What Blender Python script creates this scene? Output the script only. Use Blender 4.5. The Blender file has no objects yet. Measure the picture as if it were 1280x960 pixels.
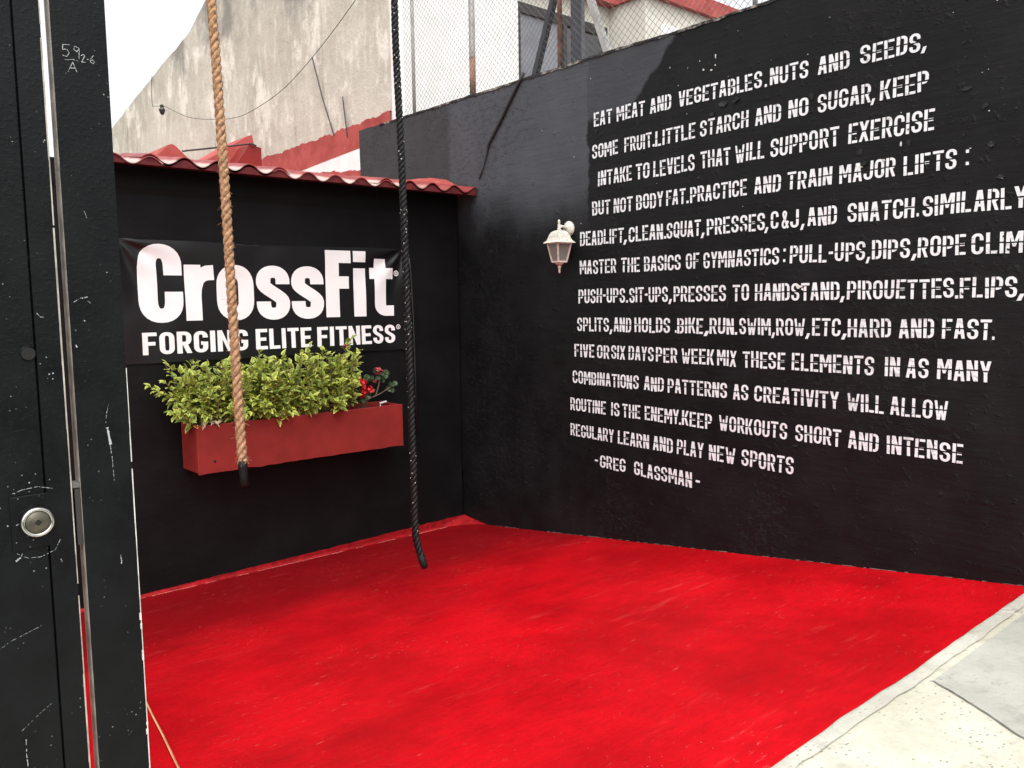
import bpy, math, random
from mathutils import Vector, Matrix, noise
from math import sin, cos, pi, radians, sqrt, hypot

C = bpy.context.scene.collection
SC = bpy.context.scene

# ------------------------------------------------------------------ camera, sky, sun, exposure
CAM_H = 2.0195
cam_d = bpy.data.cameras.new('camera')
cam = bpy.data.objects.new('camera', cam_d); C.objects.link(cam)
right = Vector((0.7535, -0.6574, -0.0136)); down = Vector((-0.0751, -0.0655, -0.995)); fwd = Vector((0.6532, 0.7507, -0.0987))
m = Matrix.Identity(4)
for i in range(3):
    m[i][0] = right[i]; m[i][1] = -down[i]; m[i][2] = -fwd[i]
m.translation = (0, 0, CAM_H)
cam.matrix_world = m
cam_d.sensor_width = 36.0
cam_d.lens = 36.0 * 1036.3 / 1280.0
cam_d.clip_start = 0.05; cam_d.clip_end = 2000
SC.camera = cam

SUN_EL, SUN_AZ = 58.0, 215.0        # degrees; azimuth clockwise from +Y
w = bpy.data.worlds.new('World'); SC.world = w; w.use_nodes = True
nt = w.node_tree; nt.nodes.clear()
out = nt.nodes.new('ShaderNodeOutputWorld'); bg = nt.nodes.new('ShaderNodeBackground')
sky = nt.nodes.new('ShaderNodeTexSky'); sky.sky_type = 'NISHITA'; sky.sun_disc = False
sky.sun_elevation = radians(SUN_EL); sky.sun_rotation = radians(SUN_AZ)
sky.air_density = 1.0; sky.dust_density = 4.0; sky.ozone_density = 1.0
hs = nt.nodes.new('ShaderNodeHueSaturation'); hs.inputs['Saturation'].default_value = 0.12
bg.inputs['Strength'].default_value = 0.15
nt.links.new(sky.outputs[0], hs.inputs['Color']); nt.links.new(hs.outputs[0], bg.inputs['Color'])
nt.links.new(bg.outputs[0], out.inputs['Surface'])
sun_d = bpy.data.lights.new('sun', 'SUN'); sun_d.energy = 0.6; sun_d.angle = radians(80); sun_d.color = (1, 0.965, 0.9)
sun = bpy.data.objects.new('sun', sun_d); C.objects.link(sun)
sd = Vector((sin(radians(SUN_AZ)) * cos(radians(SUN_EL)), cos(radians(SUN_AZ)) * cos(radians(SUN_EL)), sin(radians(SUN_EL))))
sun.rotation_euler = sd.to_track_quat('Z', 'Y').to_euler(); sun.location = sd * 30
vs = SC.view_settings
vs.view_transform = 'Standard'; vs.look = 'None'; vs.gamma = 1.0; vs.use_curve_mapping = False
vs.exposure = 1.05
SC.cycles.max_bounces = 8

# ------------------------------------------------------------------ key dimensions (metres)
XW = 4.572      # face of the lettered wall (runs along Y)
YB = 5.945      # face of the banner wall (runs along X)
SLOPE = 0.1235  # the courtyard floor falls from the street towards the banner wall
def floor_z(y): return SLOPE * (YB - y)
YE = 1.325      # edge of the red paint at the street

# ------------------------------------------------------------------ helpers
class MB:
    def __init__(s): s.v = []; s.f = []; s.mi = []; s.col = []
    def vert(s, p): s.v.append(tuple(p)); return len(s.v) - 1
    def face(s, idx, mi=0): s.f.append(tuple(idx)); s.mi.append(mi)
    def poly(s, pts, mi=0): s.face([s.vert(p) for p in pts], mi)
    def box(s, a, b, mi=0, mat=None):
        x0, y0, z0 = a; x1, y1, z1 = b
        ps = [(x0,y0,z0),(x1,y0,z0),(x1,y1,z0),(x0,y1,z0),(x0,y0,z1),(x1,y0,z1),(x1,y1,z1),(x0,y1,z1)]
        if mat is not None: ps = [mat @ Vector(p) for p in ps]
        i = [s.vert(p) for p in ps]
        for q in ((0,3,2,1),(4,5,6,7),(0,1,5,4),(1,2,6,5),(2,3,7,6),(3,0,4,7)): s.face([i[k] for k in q], mi)
    def bar(s, a, b, wx, wy, mi=0, up=(1,0,0)):
        a = Vector(a); b = Vector(b); d = (b - a).normalized(); u = Vector(up); u = (u - d * u.dot(d)).normalized(); v = d.cross(u)
        r = []
        for p in (a, b):
            r.append([s.vert(p + u * sx * wx / 2 + v * sy * wy / 2) for sx, sy in ((-1,-1),(1,-1),(1,1),(-1,1))])
        for k in range(4): s.face((r[0][k], r[0][(k+1)%4], r[1][(k+1)%4], r[1][k]), mi)
        s.face(r[0][::-1], mi); s.face(r[1], mi)
    def tube(s, pts, rad, n=8, mi=0, cap=True):
        pts = [Vector(p) for p in pts]; N = len(pts); rings = []; u = None
        for i, p in enumerate(pts):
            d = (pts[min(i+1, N-1)] - pts[max(i-1, 0)]).normalized()
            if u is None:
                u = d.cross(Vector((0.31, 0.87, 0.39))).normalized()
            u = (u - d * u.dot(d)).normalized(); v = d.cross(u)
            r = rad[i] if isinstance(rad, (list, tuple)) else rad
            rings.append([s.vert(p + (u * cos(2*pi*k/n) + v * sin(2*pi*k/n)) * r) for k in range(n)])
        for i in range(N - 1):
            for k in range(n): s.face((rings[i][k], rings[i][(k+1)%n], rings[i+1][(k+1)%n], rings[i+1][k]), mi)
        if cap: s.face(rings[0][::-1], mi); s.face(rings[-1], mi)
    def lathe(s, prof, n, org, ax=(0,0,1), mi=0, rot=0.0):
        ax = Vector(ax).normalized(); u = ax.orthogonal().normalized()
        if abs(ax.z) > 0.99: u = Vector((1, 0, 0))
        v = ax.cross(u); org = Vector(org); rings = []
        for r, h in prof:
            rings.append([s.vert(org + ax * h + (u * cos(2*pi*k/n + rot) + v * sin(2*pi*k/n + rot)) * max(r, 1e-5)) for k in range(n)])
        for i in range(len(prof) - 1):
            for k in range(n): s.face((rings[i][k], rings[i][(k+1)%n], rings[i+1][(k+1)%n], rings[i+1][k]), mi)
        s.face(rings[0][::-1], mi); s.face(rings[-1], mi)
    def build(s, name, mats, parent=None, smooth=False):
        off = Vector(parent['_world']) if parent is not None else Vector((0, 0, 0))
        me = bpy.data.meshes.new(name)
        me.from_pydata([tuple(Vector(p) - off) for p in s.v], [], s.f)
        for mm in (mats if isinstance(mats, (list, tuple)) else [mats]): me.materials.append(mm)
        if any(s.mi): me.polygons.foreach_set('material_index', s.mi)
        if smooth: me.polygons.foreach_set('use_smooth', [True] * len(s.f))
        if s.col:
            at = me.color_attributes.new('tint', 'FLOAT_COLOR', 'POINT')
            at.data.foreach_set('color', [c for q in s.col for c in (q, q, q, 1.0)])
        me.update()
        o = bpy.data.objects.new(name, me); C.objects.link(o)
        if parent is not None:
            o.parent = parent; o['_world'] = list(off)
        else:
            o['_world'] = [0, 0, 0]
        return o

def tag(o, label, cat, group=None):
    o['label'] = label; o['category'] = cat
    if group: o['group'] = group
    return o
def thing(name, label, cat, loc, group=None):
    o = bpy.data.objects.new(name, None); C.objects.link(o); o.location = loc; o['_world'] = list(loc); o.empty_display_size = 0.1
    return tag(o, label, cat, group)
def structure(o): o['kind'] = 'structure'; return o

def rope_path(ctrl, step=.008):
    pts = []
    P0 = [Vector(c_) for c_ in ctrl]
    for i in range(len(P0) - 1):
        p0, p1, p2, p3 = P0[max(i-1, 0)], P0[i], P0[i+1], P0[min(i+2, len(P0)-1)]
        n = max(2, int((p2 - p1).length / step))
        for k in range(n):
            t = k / n; pts.append(.5 * ((2 * p1) + (p2 - p0) * t + (2*p0 - 5*p1 + 4*p2 - p3) * t*t + (3*p1 - p0 - 3*p2 + p3) * t**3))
    pts.append(P0[-1]); return pts

# ------------------------------------------------------------------ materials
def nmat(name):
    mt = bpy.data.materials.new(name); mt.use_nodes = True
    t = mt.node_tree; p = t.nodes['Principled BSDF']
    return mt, t, p
class N:
    """small shader-graph helper"""
    def __init__(s, t):
        s.t = t; s.tc = t.nodes.new('ShaderNodeTexCoord').outputs['Object']
    def link(s, a, b): s.t.links.new(a, b)
    def mapped(s, scale=(1,1,1), loc=(0,0,0), rot=(0,0,0)):
        n = s.t.nodes.new('ShaderNodeMapping'); n.inputs['Scale'].default_value = scale; n.inputs['Location'].default_value = loc; n.inputs['Rotation'].default_value = rot
        s.link(s.tc, n.inputs['Vector']); return n.outputs[0]
    def noise(s, scale, detail=4, rough=0.55, vec=None, dist=0.0):
        n = s.t.nodes.new('ShaderNodeTexNoise'); n.inputs['Scale'].default_value = scale; n.inputs['Detail'].default_value = detail
        n.inputs['Roughness'].default_value = rough; n.inputs['Distortion'].default_value = dist
        s.link(vec if vec is not None else s.tc, n.inputs['Vector']); return n.outputs['Fac']
    def voro(s, scale, feature='F1', vec=None):
        n = s.t.nodes.new('ShaderNodeTexVoronoi'); n.feature = feature; n.inputs['Scale'].default_value = scale
        s.link(vec if vec is not None else s.tc, n.inputs['Vector']); return n.outputs['Distance']
    def ramp(s, fac, a, b, va=0.0, vb=1.0):
        n = s.t.nodes.new('ShaderNodeMapRange'); n.interpolation_type = 'SMOOTHSTEP'
        n.inputs[1].default_value = a; n.inputs[2].default_value = b; n.inputs[3].default_value = va; n.inputs[4].default_value = vb
        s.link(fac, n.inputs[0]); return n.outputs[0]
    def mix(s, fac, a, b):
        n = s.t.nodes.new('ShaderNodeMix'); n.data_type = 'RGBA'
        for q, sock in ((fac, n.inputs[0]), (a, n.inputs[6]), (b, n.inputs[7])):
            if isinstance(q, (int, float)): sock.default_value = q
            elif isinstance(q, tuple): sock.default_value = (*q, 1.0)
            else: s.link(q, sock)
        return n.outputs[2]
    def math(s, op, a, b=0.0):
        n = s.t.nodes.new('ShaderNodeMath'); n.operation = op
        for q, sock in ((a, n.inputs[0]), (b, n.inputs[1])):
            if isinstance(q, (int, float)): sock.default_value = q
            else: s.link(q, sock)
        return n.outputs[0]
    def xyz(s):
        n = s.t.nodes.new('ShaderNodeSeparateXYZ'); s.link(s.t.nodes.new('ShaderNodeNewGeometry').outputs['Position'], n.inputs[0]); return n.outputs
    def bump(s, h, strength, dist, prev=None):
        n = s.t.nodes.new('ShaderNodeBump'); n.inputs['Strength'].default_value = strength; n.inputs['Distance'].default_value = dist
        s.link(h, n.inputs['Height'])
        if prev is not None: s.link(prev, n.inputs['Normal'])
        return n.outputs[0]

def simple(name, col, rough=0.6, metal=0.0, var=0.25, scale=12.0, bump=0.0, spec=0.5, bscale=60.0):
    mt, t, p = nmat(name); g = N(t)
    a = tuple(c * (1 - var) for c in col); b = tuple(min(1, c * (1 + var)) for c in col)
    g.link(g.mix(g.ramp(g.noise(scale, 5), 0.3, 0.7), a, b), p.inputs['Base Color'])
    p.inputs['Roughness'].default_value = rough; p.inputs['Metallic'].default_value = metal; p.inputs['Specular IOR Level'].default_value = spec
    if bump: g.link(g.bump(g.noise(bscale, 4), bump, 0.004), p.inputs['Normal'])
    return mt

def wall_relief(g):
    brush = g.noise(9, 5, 0.6, g.mapped((1, 0.35, 2.4)))
    b1 = g.bump(brush, 0.30, 0.013)
    lump = g.ramp(g.noise(15, 5, 0.6), 0.58, 0.76)
    b2 = g.bump(lump, 0.6, 0.008, b1)
    rough_zone = g.math('MULTIPLY', g.ramp(g.noise(24, 6, 0.7, g.mapped((1, 0.6, 1))), 0.5, 0.7), g.ramp(g.noise(0.8, 3, 0.5, g.mapped((1, 1, 1), (0, 4, 2))), 0.5, 0.62))
    b2 = g.bump(rough_zone, 0.7, 0.010, b2)
    b3 = g.bump(g.noise(110, 3), 0.35, 0.0025, b2)
    return b3
def mat_black_wall():
    mt, t, p = nmat('black_wall_paint'); g = N(t); X, Y, Z = g.xyz()
    # older sun-bleached coat: the area left of and above the lettering, with a brushed edge
    nz = g.math('MULTIPLY', g.math('SUBTRACT', g.noise(6, 6, 0.65), 0.5), 0.14)
    yy = g.math('ADD', Y, nz)
    low = g.math('MULTIPLY', g.ramp(yy, 4.345, 4.37), 1.0)
    wedge_y = g.math('SUBTRACT', yy, g.math('MULTIPLY', g.math('SUBTRACT', 3.71, Z), 1.0))
    hi = g.math('MULTIPLY', g.ramp(wedge_y, 3.585, 3.63), g.ramp(g.math('ADD', Z, nz), 3.30, 3.40))
    patch = g.math('MAXIMUM', low, g.math('MULTIPLY', hi, 0.75))
    zz = g.math('ADD', g.math('ADD', Z, nz), g.math('MULTIPLY', g.math('SUBTRACT', g.noise(1.7, 3), 0.5), 0.5))
    patch = g.math('MULTIPLY', patch, g.ramp(zz, 2.45, 3.05))  # shade lower on the wall, painted in by fading out the pale coat
    far = g.ramp(Y, 6.02, 6.10)
    bleached = g.mix(g.noise(3.5, 6, 0.6), (0.044, 0.049, 0.055), (0.076, 0.083, 0.093))
    bleached = g.mix(far, bleached, (0.038, 0.039, 0.041))
    fresh = g.mix(g.ramp(g.noise(2.2, 6, 0.62), 0.35, 0.7), (0.0050, 0.0051, 0.0056), (0.0088, 0.0089, 0.0096))
    col = g.mix(patch, fresh, bleached)
    # pin-head chips where the plaster shows
    n1 = g.voro(26)
    chip = g.math('MULTIPLY', g.ramp(n1, 0.05, 0.035), g.ramp(g.noise(1.3, 3), 0.60, 0.70))
    col = g.mix(chip, col, (0.35, 0.34, 0.32))
    g.link(col, p.inputs['Base Color'])
    g.link(g.ramp(g.noise(6, 4), 0.3, 0.7, 0.40, 0.58), p.inputs['Roughness'])
    p.inputs['Specular IOR Level'].default_value = 0.19
    b3 = wall_relief(g)
    g.link(b3, p.inputs['Normal'])
    return mt
def mat_back_wall():
    mt, t, p = nmat('black_banner_wall_paint'); g = N(t)
    col = g.mix(g.ramp(g.noise(2.5, 6, 0.62), 0.35, 0.7), (0.0036, 0.0037, 0.0040), (0.0066, 0.0066, 0.0070))
    g.link(col, p.inputs['Base Color']); p.inputs['Roughness'].default_value = 0.5; p.inputs['Specular IOR Level'].default_value = 0.15
    b1 = g.bump(g.noise(8, 5, 0.6, g.mapped((0.5, 1, 1.6))), 0.3, 0.01)
    g.link(g.bump(g.noise(120, 3), 0.35, 0.0025, b1), p.inputs['Normal'])
    return mt
def mat_white_stencil():
    mt, t, p = nmat('white_stencil_paint'); g = N(t)
    worn = g.ramp(g.noise(38, 5, 0.65), 0.60, 0.76)
    col = g.mix(g.noise(7, 4), (0.64, 0.67, 0.69), (0.78, 0.81, 0.82))
    g.link(g.mix(worn, col, (0.16, 0.16, 0.165)), p.inputs['Base Color']); p.inputs['Roughness'].default_value = 0.6
    g.link(wall_relief(g), p.inputs['Normal'])
    return mt
def mat_red_floor():
    mt, t, p = nmat('red_floor_paint'); g = N(t); X, Y, Z = g.xyz()
    col = g.mix(g.ramp(g.noise(1.6, 7, 0.62), 0.32, 0.68), (0.36, 0.0024, 0.0056), (0.55, 0.0036, 0.0090))
    # darker zone along the foot of the banner wall, with an uneven edge
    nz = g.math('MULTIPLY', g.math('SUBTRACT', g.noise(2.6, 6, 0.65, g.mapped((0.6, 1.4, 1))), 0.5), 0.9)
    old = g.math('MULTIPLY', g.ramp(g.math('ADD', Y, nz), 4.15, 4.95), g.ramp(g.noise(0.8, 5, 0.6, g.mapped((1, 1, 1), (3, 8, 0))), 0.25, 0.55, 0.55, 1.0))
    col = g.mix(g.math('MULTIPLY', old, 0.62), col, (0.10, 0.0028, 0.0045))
    # shade painted into the floor colour, deepening towards the banner wall
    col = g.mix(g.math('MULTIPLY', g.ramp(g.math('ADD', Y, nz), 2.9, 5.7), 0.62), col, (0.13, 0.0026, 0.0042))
    # tyre and mop smears, drawn out along the banner wall
    sm = g.ramp(g.noise(2.2, 7, 0.66, g.mapped((0.45, 2.2, 1), (0.3, 1.7, 0), (0, 0, 0.12))), 0.50, 0.70)
    col = g.mix(g.math('MULTIPLY', sm, 0.14), col, (0.20, 0.0036, 0.0055))
    grain = g.ramp(g.noise(26, 8, 0.75, g.mapped((0.45, 1.7, 1))), 0.42, 0.70)
    col = g.mix(g.math('MULTIPLY', grain, 0.36), col, (0.20, 0.003, 0.005))
    # pale scuffs
    sc = g.ramp(g.noise(3.0, 9, 0.72, g.mapped((0.55, 3.2, 1), (4.3, 2.2, 0), (0, 0, 0.10))), 0.57, 0.70)
    sc = g.math('MULTIPLY', sc, g.ramp(g.noise(0.9, 4, 0.5, g.mapped((1, 1, 1), (7, 3, 0))), 0.42, 0.58))
    col = g.mix(g.math('MULTIPLY', sc, 0.24), col, (0.60, 0.085, 0.075))
    fine = g.math('MULTIPLY', g.ramp(g.noise(26, 8, 0.75, g.mapped((0.5, 1.8, 1))), 0.60, 0.68), g.ramp(g.noise(1.5, 5, 0.65, g.mapped((1, 1, 1), (2, 9, 0))), 0.46, 0.60))
    col = g.mix(g.math('MULTIPLY', fine, 0.5), col, (0.64, 0.17, 0.14))
    # specks of bare concrete
    sp = g.math('MULTIPLY', g.ramp(g.math('ADD', g.voro(34), g.math('MULTIPLY', g.math('SUBTRACT', g.noise(70, 3), 0.5), 0.25)), 0.11, 0.05), g.ramp(g.noise(2.3, 5), 0.50, 0.64))
    col = g.mix(g.math('MULTIPLY', sp, 0.6), col, (0.62, 0.20, 0.17))
    dk = g.math('MULTIPLY', g.ramp(g.voro(17, vec=g.mapped((1, 1, 1), (3.3, 1.2, 0))), 0.08, 0.04), g.ramp(g.noise(2.0, 3), 0.48, 0.6))
    col = g.mix(g.math('MULTIPLY', dk, 0.7), col, (0.08, 0.008, 0.008))
    g.link(col, p.inputs['Base Color'])
    g.link(g.ramp(g.noise(2.4, 5), 0.3, 0.7, 0.38, 0.60), p.inputs['Roughness']); p.inputs['Specular IOR Level'].default_value = 0.07
    b1 = g.bump(g.noise(5, 6, 0.65), 0.30, 0.012)
    g.link(g.bump(g.noise(90, 5), 0.45, 0.003, b1), p.inputs['Normal'])
    return mt
def mat_concrete(name, a, b, dark):
    mt, t, p = nmat(name); g = N(t)
    col = g.mix(g.ramp(g.noise(2.0, 7, 0.65), 0.3, 0.7), a, b)
    wob = g.noise(60, 4)
    pit = g.math('MULTIPLY', g.ramp(g.math('ADD', g.voro(30, vec=g.mapped((1, 1.7, 1))), g.math('MULTIPLY', g.math('SUBTRACT', wob, 0.5), 0.45)), 0.25, 0.12), g.ramp(g.noise(4, 5), 0.42, 0.58))
    col = g.mix(g.math('MULTIPLY', pit, 0.8), col, dark)
    col = g.mix(g.math('MULTIPLY', g.ramp(g.noise(55, 6, 0.7), 0.5, 0.75), 0.35), col, dark)
    st = g.ramp(g.noise(4.5, 9, 0.75, g.mapped((1, 1, 1), (5, 1, 2))), 0.50, 0.70)
    col = g.mix(g.math('MULTIPLY', st, 0.55), col, dark)
    nv = t.nodes.new('ShaderNodeTexNoise'); nv.inputs['Scale'].default_value = 5; nv.inputs['Detail'].default_value = 5; g.link(g.tc, nv.inputs['Vector'])
    va = t.nodes.new('ShaderNodeVectorMath'); va.operation = 'MULTIPLY_ADD'; va.inputs[1].default_value = (.30, .30, .30); g.link(nv.outputs['Color'], va.inputs[0]); g.link(g.tc, va.inputs[2])
    crack = g.math('MULTIPLY', g.ramp(g.voro(1.15, 'DISTANCE_TO_EDGE', va.outputs[0]), 0.0075, 0.002), g.ramp(g.noise(1.7, 3), 0.50, 0.58))
    col = g.mix(g.math('MULTIPLY', crack, 0.75), col, tuple(c * .5 for c in dark))
    g.link(col, p.inputs['Base Color']); p.inputs['Roughness'].default_value = 0.85
    b0 = g.bump(crack, -0.6, 0.006)
    b1 = g.bump(g.noise(40, 6, 0.65), 0.5, 0.006, b0)
    g.link(b1, p.inputs['Normal'])
    return mt
def mat_plaster():
    mt, t, p = nmat('weathered_plaster'); g = N(t); X, Y, Z = g.xyz()
    base = g.mix(g.ramp(g.noise(0.9, 6, 0.65), 0.35, 0.65), (0.42, 0.405, 0.335), (0.54, 0.525, 0.445))
    streak = g.math('MULTIPLY', g.ramp(g.noise(4.2, 9, 0.72, g.mapped((1, 1.6, 0.4))), 0.48, 0.70), 0.7)
    col = g.mix(streak, base, (0.70, 0.69, 0.59))
    blot = g.math('MULTIPLY', g.ramp(g.noise(1.1, 7, 0.7, g.mapped((1, 1.2, 0.8), (0, 2.1, 0.4))), 0.53, 0.63), 0.75)
    col = g.mix(blot, col, (0.78, 0.78, 0.69))
    dirt = g.ramp(g.noise(2.4, 7, 0.7, g.mapped((1, 1.5, 0.4), (0, 5.0, 1.0))), 0.56, 0.76)
    col = g.mix(g.math('MULTIPLY', dirt, 0.7), col, (0.20, 0.19, 0.17))
    top = g.math('MULTIPLY', g.ramp(g.math('ADD', Z, g.math('MULTIPLY', g.noise(2.0, 5), 1.0)), 6.0, 6.6), g.ramp(g.noise(1.6, 5), 0.40, 0.62))
    col = g.mix(g.math('MULTIPLY', top, 0.7), col, (0.15, 0.145, 0.14))
    g.link(col, p.inputs['Base Color']); p.inputs['Roughness'].default_value = 0.9
    b1 = g.bump(g.noise(4, 7, 0.65), 0.5, 0.05)
    g.link(g.bump(g.noise(40, 5), 0.4, 0.01, b1), p.inputs['Normal'])
    return mt
def mat_red_masonry(name, a, b):
    mt, t, p = nmat(name); g = N(t)
    col = g.mix(g.ramp(g.noise(3.0, 6, 0.62), 0.35, 0.68), a, b)
    col = g.mix(g.math('MULTIPLY', g.ramp(g.noise(9, 6, 0.7), 0.60, 0.76), 0.5), col, (0.55, 0.32, 0.28))
    g.link(col, p.inputs['Base Color']); p.inputs['Roughness'].default_value = 0.75
    g.link(g.bump(g.noise(30, 5), 0.4, 0.008), p.inputs['Normal'])
    return mt
def mat_tile():
    mt, t, p = nmat('red_tile_paint'); g = N(t); X, Y, Z = g.xyz()
    col = g.mix(g.ramp(g.noise(7, 6, 0.62), 0.35, 0.68), (0.20, 0.026, 0.026), (0.34, 0.055, 0.050))
    # bright sky glare painted as pale colour along the channels, fading towards the lettered wall
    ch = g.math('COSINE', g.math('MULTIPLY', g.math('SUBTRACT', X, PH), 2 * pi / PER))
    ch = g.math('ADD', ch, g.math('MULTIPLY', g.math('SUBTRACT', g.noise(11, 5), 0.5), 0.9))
    glare = g.math('MULTIPLY', g.ramp(ch, 0.35, -0.45), g.ramp(X, 4.35, 3.6))
    col = g.mix(g.math('MULTIPLY', glare, 0.85), col, (0.60, 0.47, 0.42))
    g.link(col, p.inputs['Base Color']); p.inputs['Roughness'].default_value = 0.42; p.inputs['Specular IOR Level'].default_value = 0.5
    g.link(g.bump(g.noise(30, 5), 0.4, 0.005), p.inputs['Normal'])
    return mt
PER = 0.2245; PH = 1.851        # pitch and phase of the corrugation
def mat_gate():
    mt, t, p = nmat('black_gate_enamel'); g = N(t)
    col = g.mix(g.ramp(g.noise(7, 5), 0.3, 0.7), (0.0028, 0.0036, 0.0040), (0.0050, 0.0062, 0.0068))
    sp = g.math('MULTIPLY', g.ramp(g.math('ADD', g.voro(110), g.math('MULTIPLY', g.math('SUBTRACT', g.noise(260, 3), 0.5), 0.3)), 0.13, 0.05), g.ramp(g.noise(11, 5), 0.52, 0.64))
    col = g.mix(sp, col, (0.42, 0.42, 0.40))
    scr = g.math('MULTIPLY', g.ramp(g.noise(22, 3, 0.5, g.mapped((1, 1, 9), (0, 0, 0), (0, 0.35, 0))), 0.80, 0.84), 0.6)
    col = g.mix(scr, col, (0.25, 0.25, 0.24))
    g.link(col, p.inputs['Base Color']); g.link(g.ramp(g.noise(14, 4), 0.3, 0.7, 0.30, 0.46), p.inputs['Roughness']); p.inputs['Specular IOR Level'].default_value = 0.17
    b1 = g.bump(g.noise(18, 4), 0.22, 0.004)
    g.link(g.bump(g.ramp(g.noise(140, 4), 0.45, 0.8), 0.35, 0.0013, b1), p.inputs['Normal'])
    return mt
def mat_leaf(name, edge, centre, dark):
    mt, t, p = nmat(name); g = N(t)
    at = t.nodes.new('ShaderNodeAttribute'); at.attribute_name = 'tint'
    ge = t.nodes.new('ShaderNodeNewGeometry'); rnd = ge.outputs['Random Per Island']
    col = g.mix(g.ramp(at.outputs['Fac'], 0.25, 0.75), edge, centre)
    col = g.mix(g.ramp(rnd, 0.45, 1.0, 0.0, 0.85), col, dark)
    g.link(col, p.inputs['Base Color']); p.inputs['Roughness'].default_value = 0.45
    p.inputs['Specular IOR Level'].default_value = 0.35
    tr = t.nodes.new('ShaderNodeBsdfTranslucent'); g.link(col, tr.inputs['Color'])
    mx = t.nodes.new('ShaderNodeMixShader'); mx.inputs[0].default_value = 0.25
    g.link(p.outputs[0], mx.inputs[1]); g.link(tr.outputs[0], mx.inputs[2])
    g.link(mx.outputs[0], t.nodes['Material Output'].inputs['Surface'])
    return mt
def mat_glass(name, col, rough=0.08):
    mt, t, p = nmat(name); g = N(t)
    g.link(g.mix(g.ramp(g.noise(1.2, 3), 0.4, 0.6), col, tuple(c * 1.5 for c in col)), p.inputs['Base Color'])
    p.inputs['Roughness'].default_value = rough; p.inputs['Specular IOR Level'].default_value = 0.6
    return mt
def mat_mortar():
    mt, t, p = nmat('mortar_crust'); g = N(t)
    col = g.mix(g.ramp(g.noise(2.6, 9, 0.75), 0.50, 0.60), (0.022, 0.022, 0.022), (0.34, 0.33, 0.29))
    g.link(col, p.inputs['Base Color']); p.inputs['Roughness'].default_value = 0.9
    g.link(g.bump(g.noise(50, 5), 0.6, 0.01), p.inputs['Normal'])
    return mt

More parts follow.
